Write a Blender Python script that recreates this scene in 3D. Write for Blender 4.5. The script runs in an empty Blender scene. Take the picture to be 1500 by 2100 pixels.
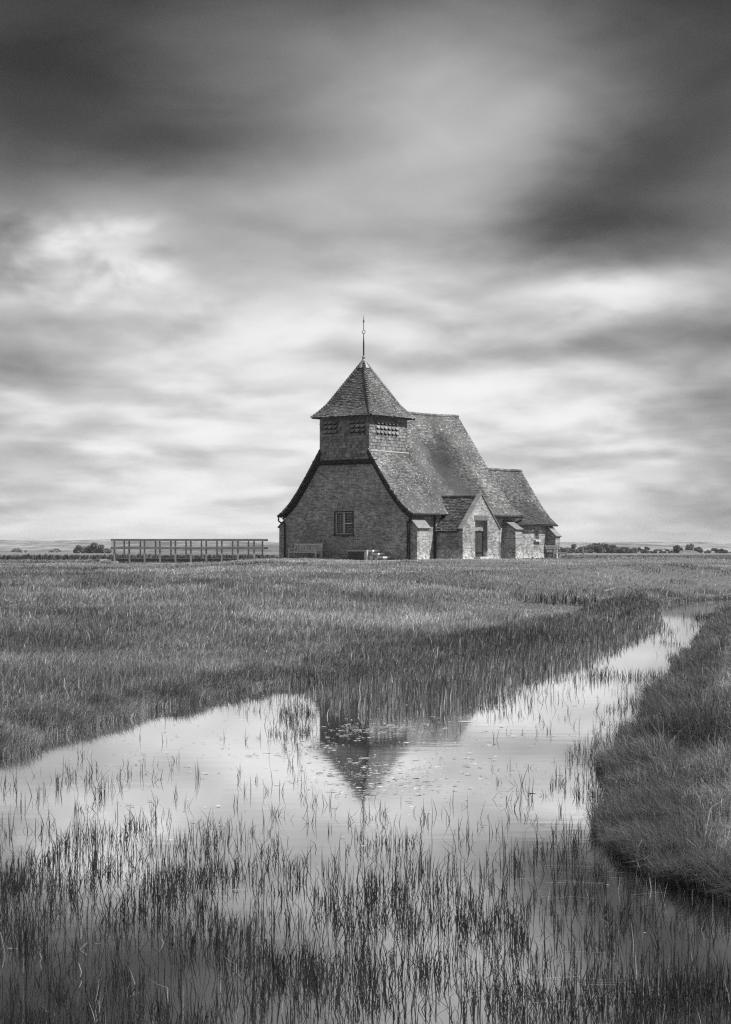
import bpy, math, random
import numpy as np
from mathutils import Vector, Matrix

random.seed(7)
rng = np.random.default_rng(11)
sc = bpy.context.scene
COL = sc.collection
R = math.radians

# ------------------------------------------------------------------ camera
F = 3800.0            # focal length in photo pixels (photo 1500 x 2100)
HZ = 1128.0           # horizon row of the photo
CZ = 1.65             # eye height above the water
cam = bpy.data.cameras.new("camera")
camo = bpy.data.objects.new("camera", cam)
COL.objects.link(camo)
cam.sensor_fit = 'VERTICAL'
cam.sensor_height = 36.0
cam.lens = F / 2100 * 36.0
cam.shift_y = (HZ - 1050) / 2100
cam.clip_start = 0.1
cam.clip_end = 30000
camo.location = (0, 0, CZ)
camo.rotation_euler = (R(90), 0, 0)
sc.camera = camo

# ------------------------------------------------------------------ exposure
sc.view_settings.view_transform = 'Standard'
sc.view_settings.look = 'None'
sc.view_settings.gamma = 1
sc.view_settings.exposure = 0.25
sc.view_settings.use_curve_mapping = False
sc.cycles.max_bounces = 6
sc.cycles.diffuse_bounces = 3
sc.cycles.glossy_bounces = 3
sc.cycles.volume_bounces = 0
sc.cycles.use_denoising = False
sc.cycles.pixel_filter_type = 'BLACKMAN_HARRIS'
sc.cycles.filter_width = 1.3

# ------------------------------------------------------------------ sun
SUN_EL = R(54)
SUN_AZ_VEC = (math.cos(R(-15)), math.sin(R(-15)))     # towards the sun, from the right
sl = bpy.data.lights.new("sun", 'SUN')
sl.energy = 5.0
sl.angle = R(0.5)
sl.color = (1.0, 0.995, 0.985)
so = bpy.data.objects.new("sun", sl)
COL.objects.link(so)
sd = Vector((SUN_AZ_VEC[0] * math.cos(SUN_EL), SUN_AZ_VEC[1] * math.cos(SUN_EL), math.sin(SUN_EL)))
so.rotation_euler = sd.to_track_quat('Z', 'Y').to_euler()
so.location = (60, -20, 60)

# ------------------------------------------------------------------ sky
class NT:
    """small node-tree helper"""
    def __init__(self, tree):
        self.t = tree
    def n(self, typ, **kw):
        nd = self.t.nodes.new(typ)
        for k, v in kw.items():
            setattr(nd, k, v)
        return nd
    def link(self, a, b):
        self.t.links.new(a, b)
    def put(self, sock, v):
        if isinstance(v, (int, float)):
            sock.default_value = v
        elif isinstance(v, (tuple, list)):
            sock.default_value = v
        else:
            self.link(v, sock)
    def m(self, op, a, b=None, c=None, clamp=False):
        nd = self.n('ShaderNodeMath', operation=op)
        nd.use_clamp = clamp
        self.put(nd.inputs[0], a)
        if b is not None: self.put(nd.inputs[1], b)
        if c is not None: self.put(nd.inputs[2], c)
        return nd.outputs[0]
    def ramp(self, fac, stops, interp='LINEAR'):
        nd = self.n('ShaderNodeValToRGB')
        cr = nd.color_ramp
        cr.interpolation = interp
        while len(cr.elements) < len(stops):
            cr.elements.new(0.5)
        for e, (p, v) in zip(cr.elements, stops):
            e.position = p
            e.color = (v, v, v, 1)
        self.put(nd.inputs[0], fac)
        return nd.outputs[0]
    def mapr(self, v, a, b, c, d, interp='LINEAR'):
        nd = self.n('ShaderNodeMapRange', interpolation_type=interp)
        self.put(nd.inputs[0], v)
        for i, x in enumerate((a, b, c, d)):
            nd.inputs[i + 1].default_value = x
        return nd.outputs[0]
    def noise(self, vec, scale, detail=4, rough=.55, dist=0.0):
        nd = self.n('ShaderNodeTexNoise')
        if vec is not None: self.link(vec, nd.inputs['Vector'])
        nd.inputs['Scale'].default_value = scale
        nd.inputs['Detail'].default_value = detail
        nd.inputs['Roughness'].default_value = rough
        nd.inputs['Distortion'].default_value = dist
        return nd.outputs['Fac']
    def comb(self, x, y, z=0.0):
        nd = self.n('ShaderNodeCombineXYZ')
        self.put(nd.inputs[0], x); self.put(nd.inputs[1], y); self.put(nd.inputs[2], z)
        return nd.outputs[0]
    def mix(self, f, a, b):        # scalar mix
        nd = self.n('ShaderNodeMix', data_type='FLOAT')
        self.put(nd.inputs[0], f); self.put(nd.inputs[2], a); self.put(nd.inputs[3], b)
        return nd.outputs[0]

world = bpy.data.worlds.new("World")
sc.world = world
world.use_nodes = True
wt = world.node_tree
wt.nodes.clear()
W = NT(wt)
geo = W.n('ShaderNodeTexCoord').outputs['Generated']
sep = W.n('ShaderNodeSeparateXYZ')
W.link(geo, sep.inputs[0])
dx, dy, dz = sep.outputs
# azimuth in units of 100 'rows', elevation likewise (cloud deck laid out over the sky dome)
az = W.m('MULTIPLY', W.m('ARCTAN2', dx, dy), 38.0)
hor = W.m('SQRT', W.m('ADD', W.m('MULTIPLY', dx, dx), W.m('MULTIPLY', dy, dy)))
el = W.m('MULTIPLY', W.m('DIVIDE', dz, W.m('MAXIMUM', hor, 0.02)), 38.0)
el = W.m('MINIMUM', el, 60.0)
raw = W.comb(az, el)
# slight turbulence of the cloud edges
def stretched(sx, sy, rot, off=0.0):
    mp = W.n('ShaderNodeMapping')
    mp.inputs['Scale'].default_value = (sx, sy, 1)
    mp.inputs['Rotation'].default_value = (0, 0, rot)
    mp.inputs['Location'].default_value = (off, off * .7, off * .3)
    W.link(raw, mp.inputs['Vector'])
    return mp.outputs[0]
w1 = W.m('MULTIPLY', W.m('SUBTRACT', W.noise(stretched(.35, .8, R(-10)), 1.0, 3), .5), 1.3)
w2 = W.m('MULTIPLY', W.m('SUBTRACT', W.noise(stretched(.35, .9, R(-10), 9.0), 1.0, 4), .5), .8)
P2 = W.comb(W.m('ADD', az, w1), W.m('ADD', el, w2))
# fine puffs only low in the sky, smooth smears of a long exposure above
low = W.mapr(el, 1.0, 9.5, 1.0, 0.0, 'SMOOTHSTEP')
tone = W.ramp(W.mapr(el, 0.0, 24.0, 0.0, 1.0), [
    (0.0, .92), (.04, .915), (.10, .905), (.15, .885), (.19, .85), (.23, .77), (.27, .67),
    (.32, .57), (.38, .52), (.44, .44), (.48, .38), (.62, .50), (.80, .70), (1.0, .78)])
def px(x, y):
    return ((x - 750) / 100.0, (HZ - y) / 100.0)
BLOBS = [  # x, y, rx, ry, rot(deg, + = rising to the right), amp; corner and tall side blobs paint lens falloff into the sky
    (150, 230, 600, 190, 0, -.21), (480, 280, 420, 95, 3, -.06), (300, 320, 460, 60, 3, -.05), (60, 220, 420, 170, 0, -.09),
    (0, 0, 560, 210, 0, -.15), (750, -40, 900, 110, 0, -.06), (860, 160, 430, 270, 20, .16), (1000, 300, 320, 190, 20, .10),
    (760, 400, 420, 110, 15, .06),
    (1440, 210, 360, 280, 0, -.10), (1300, 330, 460, 110, 32, -.09), (1160, 450, 300, 80, 25, -.07), (1330, 420, 460, 170, 18, -.18), (1400, 510, 420, 95, 0, -.17),
    (1200, 500, 240, 90, 0, -.06), (1500, 20, 460, 240, 0, -.12), (1180, 180, 260, 70, 28, .06),
    (190, 535, 240, 110, 0, .12), (265, 492, 110, 70, 0, .12), (120, 500, 120, 60, 0, .10), (200, 560, 190, 60, 0, .05), (20, 470, 160, 120, 0, -.08),
    (330, 415, 330, 60, 0, .05), (430, 560, 160, 70, 0, -.04),
    (620, 650, 280, 90, 0, .06), (790, 590, 180, 55, 0, .09), (1250, 605, 380, 65, 0, .22),
    (810, 690, 130, 50, 0, .10), (800, 645, 200, 40, -6, -.10), (1190, 665, 300, 60, 0, -.07),
    (1260, 700, 380, 60, 4, -.17), (1010, 640, 220, 70, 0, -.06), (1480, 640, 260, 120, 0, -.10),
    (150, 665, 300, 45, 0, -.09), (60, 740, 260, 60, 0, -.07), (-20, 880, 290, 480, 0, -.18),
    (1530, 940, 310, 480, 0, -.24), (1480, 840, 170, 75, 0, -.14), (950, 810, 240, 30, 0, .06),
    (330, 850, 330, 40, 0, -.05), (1250, 790, 330, 60, 0, -.03), (1180, 960, 300, 30, 0, -.03),
    (1330, 900, 200, 35, 0, .06), (1250, 1005, 200, 26, 0, .04), (40, 830, 120, 50, 0, .12),
    (320, 985, 160, 30, 0, .04), (60, 965, 90, 35, 0, .06), (120, 915, 260, 22, 0, .06), (230, 1010, 300, 18, 0, -.04),
    (1250, 930, 380, 22, 0, -.05), (480, 890, 260, 30, 0, .03),
]
for (bx, by, rx, ry, rot, amp) in BLOBS:
    mp = W.n('ShaderNodeMapping', vector_type='TEXTURE')
    c = px(bx, by)
    mp.inputs['Location'].default_value = (c[0], c[1], 0)
    mp.inputs['Rotation'].default_value = (0, 0, R(rot))
    mp.inputs['Scale'].default_value = (rx / 100 * 1.15, ry / 100 * 1.25, 1)
    W.link(P2, mp.inputs['Vector'])
    g = W.n('ShaderNodeTexGradient', gradient_type='SPHERICAL')
    W.link(mp.outputs[0], g.inputs[0])
    s = W.mapr(g.outputs['Fac'], 0, 1, 0, amp, 'SMOOTHSTEP')
    tone = W.m('ADD', tone, s)
# long-exposure streaks everywhere, broken puffs near the horizon
st = W.m('SUBTRACT', W.noise(stretched(.28, .62, R(-38), 3.0), 1.0, 4, .5, .6), .5)
tone = W.m('ADD', tone, W.m('MULTIPLY', st, .16))
pf = W.m('SUBTRACT', W.noise(stretched(.32, 1.7, R(-3), 5.0), 1.0, 4, .5, .4), .5)
tone = W.m('ADD', tone, W.m('MULTIPLY', W.m('MULTIPLY', pf, .20), low))
# behind and far to the sides: an even overcast, later dimmed to weaken its fill light
# cumulus: soft-edged heaps, lit from above, low in the sky and at mid height on the left
def puffs(sx, sy, off, lo, hi, dy_):
    a = W.noise(stretched(sx, sy, R(-2), off), 1.0, 4, .45, .2)
    mp = W.n('ShaderNodeMapping'); mp.inputs['Location'].default_value = (0, dy_, 0); W.link(raw, mp.inputs['Vector'])
    m2 = W.n('ShaderNodeMapping'); m2.inputs['Scale'].default_value = (sx, sy, 1); m2.inputs['Rotation'].default_value = (0, 0, R(-2))
    m2.inputs['Location'].default_value = (off, off * .7, off * .3); W.link(mp.outputs[0], m2.inputs['Vector'])
    b = W.noise(m2.outputs[0], 1.0, 4, .45, .2)
    rim = W.m('SUBTRACT', W.mapr(a, lo, hi, 0, 1, 'SMOOTHSTEP'), W.mapr(b, lo, hi, 0, 1, 'SMOOTHSTEP'))
    return rim
pm = W.m('MULTIPLY', W.mapr(el, .3, 1.2, .35, 1, 'SMOOTHSTEP'), W.mapr(el, 4.5, 8.0, 1, 0, 'SMOOTHSTEP'))
tone = W.m('ADD', tone, W.m('MULTIPLY', W.m('MULTIPLY', puffs(.30, .75, 2.0, .36, .66, .42), pm), .16))
tone = W.m('ADD', tone, W.m('MULTIPLY', W.m('MULTIPLY', puffs(.42, 2.2, 21.0, .38, .62, .18), W.mapr(el, 2.2, 4.2, 1, 0, 'SMOOTHSTEP')), .08))
cm = W.m('MULTIPLY', W.mapr(az, -8.2, -6.6, 0, 1, 'SMOOTHSTEP'), W.mapr(az, -5.0, -3.2, 1, 0, 'SMOOTHSTEP'))
cm = W.m('MULTIPLY', cm, W.m('MULTIPLY', W.mapr(el, 4.6, 5.6, 0, 1, 'SMOOTHSTEP'), W.mapr(el, 6.4, 7.2, 1, 0, 'SMOOTHSTEP')))
tone = W.m('ADD', tone, W.m('MULTIPLY', W.m('MULTIPLY', puffs(.6, 1.0, 33.0, .38, .62, .3), cm), .19))
tone = W.m('MULTIPLY', tone, W.mapr(W.m('ABSOLUTE', az), 13, 34, 1.0, .86, 'SMOOTHSTEP'))      # unseen sky to the sides and behind dimmed to weaken fill light
tone = W.m('MAXIMUM', W.m('SMOOTH_MIN', tone, .975, .14), .20)
lin = W.m('POWER', tone, 2.2)
sky = W.n('ShaderNodeTexSky', sky_type='NISHITA')
sky.sun_disc = False
sky.sun_elevation = SUN_EL
sky.sun_rotation = math.atan2(SUN_AZ_VEC[0], SUN_AZ_VEC[1])
bw = W.n('ShaderNodeRGBToBW')
W.link(sky.outputs[0], bw.inputs[0])
clear = W.m('MULTIPLY', bw.outputs[0], .08)
val = W.mix(.93, clear, lin)          # thin breaks of clear sky between the cloud
bg = W.n('ShaderNodeBackground')
cc = W.n('ShaderNodeCombineColor')
for i in range(3):
    W.link(val, cc.inputs[i])
W.link(cc.outputs[0], bg.inputs['Color'])
bg.inputs['Strength'].default_value = 2 ** -.25
wo = W.n('ShaderNodeOutputWorld')
W.link(bg.outputs[0], wo.inputs['Surface'])

# ------------------------------------------------------------------ helpers
def tag(o, label=None, cat=None, group=None, kind=None):
    if label: o['label'] = label
    if cat: o['category'] = cat
    if group: o['group'] = group
    if kind: o['kind'] = kind
    return o

def empty(name, loc=(0, 0, 0), rz=0.0):
    o = bpy.data.objects.new(name, None)
    o.location = loc
    o.rotation_euler = (0, 0, rz)
    o.empty_display_size = .2
    COL.objects.link(o)
    return o

class MB:
    """collects polygons with metre-scaled UVs and a tone per face, links them as one mesh object"""
    def __init__(self):
        self.v = []; self.f = []; self.t = []; self.uv = []
    def face(self, pts, n=None, tone=1.0):
        pts = [Vector(p) for p in pts]
        nn = Vector((0, 0, 0))
        for i in range(len(pts)):
            a, b = pts[i], pts[(i + 1) % len(pts)]
            nn += Vector(((a.y - b.y) * (a.z + b.z), (a.z - b.z) * (a.x + b.x), (a.x - b.x) * (a.y + b.y)))
        if nn.length < 1e-12: return
        nn.normalize()
        if n is not None and nn.dot(Vector(n)) < 0:
            pts.reverse(); nn = -nn
        i0 = len(self.v)
        self.v += [tuple(p) for p in pts]
        self.f.append(list(range(i0, i0 + len(pts))))
        self.t.append(tone)
        if abs(nn.z) > .9:
            self.uv += [(p.x, p.y) for p in pts]
        else:
            h = Vector((-nn.y, nn.x, 0)).normalized()
            self.uv += [(p.dot(h), p.z) for p in pts]
    def box(self, c, s, tone=1.0, rot=None):
        hx, hy, hz = s[0] / 2, s[1] / 2, s[2] / 2
        M = rot or Matrix.Identity(3)
        c = Vector(c)
        def q(x, y, z): return c + M @ Vector((x * hx, y * hy, z * hz))
        for ax in range(3):
            for sg in (-1, 1):
                n = [0, 0, 0]; n[ax] = sg
                o = [i for i in range(3) if i != ax]
                pts = []
                for a, b in ((-1, -1), (1, -1), (1, 1), (-1, 1)):
                    p = [0, 0, 0]; p[ax] = sg; p[o[0]] = a; p[o[1]] = b
                    pts.append(q(*p))
                self.face(pts, M @ Vector(n), tone)
    def bar(self, a, b, w, h=None, tone=1.0, up=(0, 0, 1)):
        """a rectangular bar from a to b"""
        a = Vector(a); b = Vector(b); d = b - a
        L = d.length; d.normalize()
        u = Vector(up)
        if abs(u.dot(d)) > .98: u = Vector((1, 0, 0))
        x = d.cross(u).normalized(); z = x.cross(d)
        M = Matrix((x, d, z)).transposed()
        self.box((a + b) / 2, (w, L, h or w), tone, M)
    def tube(self, pts, rad, n=8, tone=1.0):
        pts = [Vector(p) for p in pts]
        if not isinstance(rad, (list, tuple)): rad = [rad] * len(pts)
        rings = []
        for i, p in enumerate(pts):
            d = (pts[min(i + 1, len(pts) - 1)] - pts[max(i - 1, 0)]).normalized()
            u = Vector((0, 0, 1)) if abs(d.z) < .9 else Vector((1, 0, 0))
            x = d.cross(u).normalized(); y = x.cross(d)
            rings.append([p + (x * math.cos(2 * math.pi * k / n) + y * math.sin(2 * math.pi * k / n)) * rad[i] for k in range(n)])
        for i in range(len(rings) - 1):
            for k in range(n):
                q = [rings[i][k], rings[i][(k + 1) % n], rings[i + 1][(k + 1) % n], rings[i + 1][k]]
                m = (q[0] + q[1] + q[2] + q[3]) / 4
                self.face(q, m - (pts[i] + pts[i + 1]) / 2, tone)
        self.face(rings[0], pts[0] - pts[1], tone)
        self.face(rings[-1], pts[-1] - pts[-2], tone)
    def build(self, name, mat, parent=None, loc=None):
        me = bpy.data.meshes.new(name)
        me.from_pydata(self.v, [], self.f)
        uvl = me.uv_layers.new(name="UVMap")
        uvl.data.foreach_set('uv', np.array(self.uv, dtype=np.float32).ravel())
        at = me.attributes.new("tone", 'FLOAT', 'FACE')
        at.data.foreach_set('value', np.array(self.t, dtype=np.float32))
        me.materials.append(mat)
        me.update()
        o = bpy.data.objects.new(name, me)
        COL.objects.link(o)
        if parent is not None: o.parent = parent
        if loc is not None: o.location = loc
        return o

def fast_mesh(name, verts, quads, tris, mat, tone=None):
    """numpy arrays to one mesh object; tone is a value per vertex"""
    me = bpy.data.meshes.new(name)
    nv = len(verts)
    me.vertices.add(nv)
    me.vertices.foreach_set('co', np.ascontiguousarray(verts, dtype=np.float32).ravel())
    nq = 0 if quads is None else len(quads)
    nt = 0 if tris is None else len(tris)
    loops = np.concatenate([quads.ravel() if nq else np.zeros(0, int), tris.ravel() if nt else np.zeros(0, int)]).astype(np.int32)
    me.loops.add(len(loops))
    me.loops.foreach_set('vertex_index', loops)
    me.polygons.add(nq + nt)
    st = np.concatenate([np.arange(nq) * 4, nq * 4 + np.arange(nt) * 3]).astype(np.int32)
    me.polygons.foreach_set('loop_start', st)
    if tone is not None:
        at = me.attributes.new("tone", 'FLOAT', 'POINT')
        at.data.foreach_set('value', np.ascontiguousarray(tone, dtype=np.float32))
    me.materials.append(mat)
    me.update(calc_edges=True)
    me.validate()
    o = bpy.data.objects.new(name, me)
    COL.objects.link(o)
    return o

_perm = rng.random((256, 256))
def vnoise(x, y):
    """value noise, 0..1"""
    x = np.asarray(x, float); y = np.asarray(y, float)
    xi = np.floor(x).astype(int); yi = np.floor(y).astype(int)
    fx = x - xi; fy = y - yi
    fx = fx * fx * (3 - 2 * fx); fy = fy * fy * (3 - 2 * fy)
    a = _perm[xi & 255, yi & 255]; b = _perm[(xi + 1) & 255, yi & 255]
    c = _perm[xi & 255, (yi + 1) & 255]; d = _perm[(xi + 1) & 255, (yi + 1) & 255]
    return (a * (1 - fx) + b * fx) * (1 - fy) + (c * (1 - fx) + d * fx) * fy
def fbm(x, y, o=3):
    s = 0; a = .5; t = 0
    for i in range(o):
        s = s + a * vnoise(x * 2 ** i + 17 * i, y * 2 ** i + 5 * i); t += a; a *= .5
    return s / t
def sstep(a, b, x):
    t = np.clip((np.asarray(x, float) - a) / (b - a), 0, 1)
    return t * t * (3 - 2 * t)

# ------------------------------------------------------------------ materials
def mat_new(name):
    m = bpy.data.materials.new(name)
    m.use_nodes = True
    m.node_tree.nodes.clear()
    N = NT(m.node_tree)
    out = N.n('ShaderNodeOutputMaterial')
    return m, N, out
def grey(N, v):
    cc = N.n('ShaderNodeCombineColor')
    for i in range(3): N.put(cc.inputs[i], v)
    return cc.outputs[0]
def principled(N, out, v, rough=.85, spec=.3, bump=None, bstr=.4, bdist=.02, metal=0.0):
    p = N.n('ShaderNodeBsdfPrincipled')
    N.put(p.inputs['Base Color'], grey(N, v))
    N.put(p.inputs['Roughness'], rough)
    p.inputs['Specular IOR Level'].default_value = spec
    p.inputs['Metallic'].default_value = metal
    if bump is not None:
        b = N.n('ShaderNodeBump')
        b.inputs['Strength'].default_value = bstr
        b.inputs['Distance'].default_value = bdist
        N.link(bump, b.inputs['Height'])
        N.link(b.outputs[0], p.inputs['Normal'])
    N.link(p.outputs[0], out.inputs['Surface'])
    return p
def tone_attr(N):
    a = N.n('ShaderNodeAttribute', attribute_name='tone')
    return a.outputs['Fac']

def mat_brick(name, base, var, mortar, wash=0.0, stain=.35, mc=.38, fc=.5, speck=.55):
    m, N, out = mat_new(name)
    tc = N.n('ShaderNodeTexCoord')
    uv = tc.outputs['UV']; ob = tc.outputs['Object']
    jig = N.noise(ob, 1.3, 3)
    br = N.n('ShaderNodeTexBrick')
    br.offset = .5
    N.link(uv, br.inputs['Vector'])
    br.inputs['Scale'].default_value = 1.0
    br.inputs['Brick Width'].default_value = .235
    br.inputs['Row Height'].default_value = .078
    br.inputs['Mortar Size'].default_value = .011
    br.inputs['Mortar Smooth'].default_value = .3
    br.inputs['Bias'].default_value = 0
    br.inputs['Color1'].default_value = (base * (1 - var),) * 3 + (1,)
    br.inputs['Color2'].default_value = (base * (1 + var),) * 3 + (1,)
    br.inputs['Mortar'].default_value = (mortar,) * 3 + (1,)
    bwn = N.n('ShaderNodeRGBToBW'); N.link(br.outputs['Color'], bwn.inputs[0])
    v = bwn.outputs[0]
    big = N.noise(ob, .55, 5, .6)
    mid = N.noise(ob, 3.5, 4, .65)
    fine = N.noise(ob, 14, 3, .7)
    v = N.m('MULTIPLY', v, N.mapr(big, .3, .7, 1 - stain, 1 + stain))
    v = N.m('MULTIPLY', v, N.mapr(mid, .3, .7, 1 - mc, 1 + mc))
    v = N.m('MULTIPLY', v, N.mapr(fine, .3, .7, 1 - fc, 1 + fc))
    # pale lime bloom and lichen specks
    sp = N.mapr(N.noise(ob, 9, 5, .75), .60, .70, 0, speck)
    v = N.mix(sp, v, mortar * 1.25)
    # ragged pale whitewash at the foot of the walls
    z = N.n('ShaderNodeSeparateXYZ'); N.link(ob, z.inputs[0])
    if wash > 0:
        hgt = N.m('ADD', z.outputs[2], N.m('MULTIPLY', N.m('SUBTRACT', N.noise(ob, 2.2, 5, .7), .5), -1.6))
        k = N.m('MULTIPLY', N.mapr(hgt, .15, .5, 1, 0), N.mapr(N.noise(ob, 7, 5, .8), .42, .56, 0, 1))
        v = N.mix(N.m('MULTIPLY', k, wash), v, .80)
    bump = N.m('ADD', N.m('MULTIPLY', br.outputs['Fac'], -1), N.m('MULTIPLY', fine, .8))
    principled(N, out, N.m('MAXIMUM', v, .01), .9, .2, bump, .6, .015)
    return m

def mat_tiles(name, base, lichen, moss=None):
    m, N, out = mat_new(name)
    tc = N.n('ShaderNodeTexCoord'); ob = tc.outputs['Object']
    v = N.m('MULTIPLY', tone_attr(N), base)
    big = N.noise(ob, .5, 5, .6)
    v = N.m('MULTIPLY', v, N.mapr(big, .32, .68, .55, 1.45))
    v = N.m('MULTIPLY', v, N.mapr(N.noise(ob, 12, 4, .7), .3, .7, .5, 1.5))
    if moss:
        z = N.n('ShaderNodeSeparateXYZ'); N.link(ob, z.inputs[0])
        mp = N.n('ShaderNodeMapping', vector_type='TEXTURE')
        mp.inputs['Location'].default_value = moss[0]
        mp.inputs['Scale'].default_value = moss[1]
        N.link(ob, mp.inputs['Vector'])
        g = N.n('ShaderNodeTexGradient', gradient_type='SPHERICAL'); N.link(mp.outputs[0], g.inputs[0])
        k = N.m('ADD', g.outputs['Fac'], N.m('MULTIPLY', N.m('SUBTRACT', N.noise(ob, 1.1, 5, .65), .5), .7))
        k = N.mapr(k, .05, .5, 0, .8, 'SMOOTHSTEP')
        v = N.mix(k, v, N.m('MULTIPLY', v, .36))
        lk = N.m('SUBTRACT', 1.0, k)
    else:
        lk = 1.0
    patch = N.mapr(N.noise(ob, .8, 4, .6), .40, .62, .15, 1)
    sp = N.mapr(N.noise(ob, 7.5, 5, .75), .56, .63, 0, 1)
    sp = N.m('MULTIPLY', N.m('MULTIPLY', sp, patch), N.m('MULTIPLY', lk, lichen))
    v = N.mix(sp, v, .62)
    dk = N.mapr(N.noise(ob, 5, 4, .7), .62, .72, 0, .6)
    v = N.mix(dk, v, base * .3)
    principled(N, out, N.m('MAXIMUM', v, .01), .88, .25, N.noise(ob, 25, 3), .4, .01)
    return m

def mat_wood(name, base, var=.35, stretch=(18, 18, 1.5), rough=.8):
    m, N, out = mat_new(name)
    tc = N.n('ShaderNodeTexCoord'); ob = tc.outputs['Object']
    mp = N.n('ShaderNodeMapping'); mp.inputs['Scale'].default_value = stretch
    N.link(ob, mp.inputs['Vector'])
    g = N.noise(mp.outputs[0], 1.6, 5, .65)
    v = N.m('MULTIPLY', tone_attr(N), base)
    v = N.m('MULTIPLY', v, N.mapr(g, .25, .75, 1 - var, 1 + var))
    v = N.m('MULTIPLY', v, N.mapr(N.noise(ob, 2.0, 4), .3, .7, .8, 1.2))
    principled(N, out, v, rough, .25, g, .4, .008)
    return m

def mat_plain(name, base, rough=.6, spec=.4, var=.25, scale=6, metal=0.0):
    m, N, out = mat_new(name)
    tc = N.n('ShaderNodeTexCoord'); ob = tc.outputs['Object']
    g = N.noise(ob, scale, 5, .65)
    v = N.m('MULTIPLY', N.m('MULTIPLY', tone_attr(N), base), N.mapr(g, .25, .75, 1 - var, 1 + var))
    principled(N, out, v, rough, spec, g, .25, .01, metal)
    return m

def mat_leaf(name, base, trans=.3, rough=.7, spec=.25):
    m, N, out = mat_new(name)
    v = N.m('MULTIPLY', tone_attr(N), base)
    p = N.n('ShaderNodeBsdfPrincipled')
    c = grey(N, v)
    N.link(c, p.inputs['Base Color'])
    p.inputs['Roughness'].default_value = rough
    p.inputs['Specular IOR Level'].default_value = spec
    t = N.n('ShaderNodeBsdfTranslucent'); N.link(c, t.inputs['Color'])
    mx = N.n('ShaderNodeMixShader'); mx.inputs[0].default_value = trans
    N.link(p.outputs[0], mx.inputs[1]); N.link(t.outputs[0], mx.inputs[2])
    N.link(mx.outputs[0], out.inputs['Surface'])
    return m

M_WEST = mat_brick("brick_weathered", .25, .45, .40, 0.0, .3, .34, .42)
M_SOUTH = mat_brick("brick_pale", .275, .45, .42, .9, .34, .34, .38, .4)
M_TILE = mat_tiles("clay_tiles_nave", .15, .9, ((2.3, 6.9, 4.9), (3.2, 2.7, 3.3)))
M_TILE2 = mat_tiles("clay_tiles_tower", .11, .8)
M_TILE3 = mat_tiles("clay_tiles_chancel", .12, .9, ((2.6, 15.0, 2.5), (2.5, 4, 1.6)))
M_TILE4 = mat_tiles("clay_tiles_porch", .08, .6)
M_SHIN = mat_wood("oak_shingle", .21, .5, (14, 14, 1.2))
M_DARKWOOD = mat_wood("tarred_wood", .035, .3)
M_GREYWOOD = mat_wood("weathered_wood", .33, .3)
M_BENCH = mat_wood("silvered_oak", .52, .3)
M_BENCH2 = mat_wood("damp_oak", .17, .35)
M_DOOR = mat_wood("door_oak", .055, .5)
M_IRON = mat_plain("black_iron", .022, .5, .4)
M_LEAD = mat_plain("lead_sheet", .38, .45, .5, .25, 8)
M_FLASH = mat_plain("pale_mortar_fillet", .55, .8, .2, .12, 12)
M_STONE = mat_plain("pale_stone", .42, .9, .2, .4, 9)
M_DARKSTONE = mat_plain("dark_stone", .11, .9, .2, .4, 7)
M_CAP = mat_plain("coping_stone", .22, .9, .2, .3, 8)
M_STEP = mat_plain("worn_step", .6, .9, .2, .2, 8)
M_FRAME = mat_plain("painted_frame", .42, .7, .3, .2, 14)
M_DARKROOM = mat_plain("dark_backing", .02, .9, .1)
M_GRASS = mat_leaf("grass_blades", 1.0, .35)
M_REED = mat_leaf("rush_blades", 1.0, .2, .55, .3)
M_WEED = mat_plain("floating_leaves", .34, .6, .4, .5, 40)
M_LEAVES = mat_leaf("tree_leaves", 1.0, .25)
M_BARK = mat_wood("bark", .07)

m, N, out = mat_new("window_glass")
gl = N.n('ShaderNodeBsdfPrincipled')
gl.inputs['Base Color'].default_value = (.012, .012, .012, 1)
gl.inputs['Roughness'].default_value = .12
tcn = N.n('ShaderNodeTexCoord')
bn = N.n('ShaderNodeBump'); bn.inputs['Strength'].default_value = .5; bn.inputs['Distance'].default_value = .02
N.link(N.noise(tcn.outputs['Object'], 7, 2), bn.inputs['Height'])
N.link(bn.outputs[0], gl.inputs['Normal'])
N.link(gl.outputs[0], out.inputs['Surface'])
M_GLASS = m

# water: thin film of reflection over dark, slightly silty water
m, N, out = mat_new("marsh_water")
tcn = N.n('ShaderNodeTexCoord')
mp = N.n('ShaderNodeMapping'); mp.inputs['Scale'].default_value = (1.2, 3.2, 1); N.link(tcn.outputs['Object'], mp.inputs['Vector'])
bn = N.n('ShaderNodeBump'); bn.inputs['Strength'].default_value = .02; bn.inputs['Distance'].default_value = .02
N.link(N.noise(mp.outputs[0], 1.5, 3, .5), bn.inputs['Height'])
gs = N.n('ShaderNodeBsdfGlossy'); gs.inputs['Color'].default_value = (.97, .97, .97, 1); gs.inputs['Roughness'].default_value = .035
N.link(bn.outputs[0], gs.inputs['Normal'])
df = N.n('ShaderNodeBsdfDiffuse'); df.inputs['Color'].default_value = (.05, .05, .05, 1)
fr = N.n('ShaderNodeFresnel'); fr.inputs['IOR'].default_value = 1.33
fac = N.m('MULTIPLY', fr.outputs[0], 1.1, clamp=True)
fac = N.m('MINIMUM', N.m('ADD', fac, .60), .97)
mx = N.n('ShaderNodeMixShader')
N.link(fac, mx.inputs[0]); N.link(df.outputs[0], mx.inputs[1]); N.link(gs.outputs[0], mx.inputs[2])
N.link(mx.outputs[0], out.inputs['Surface'])
M_WATER = m

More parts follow.
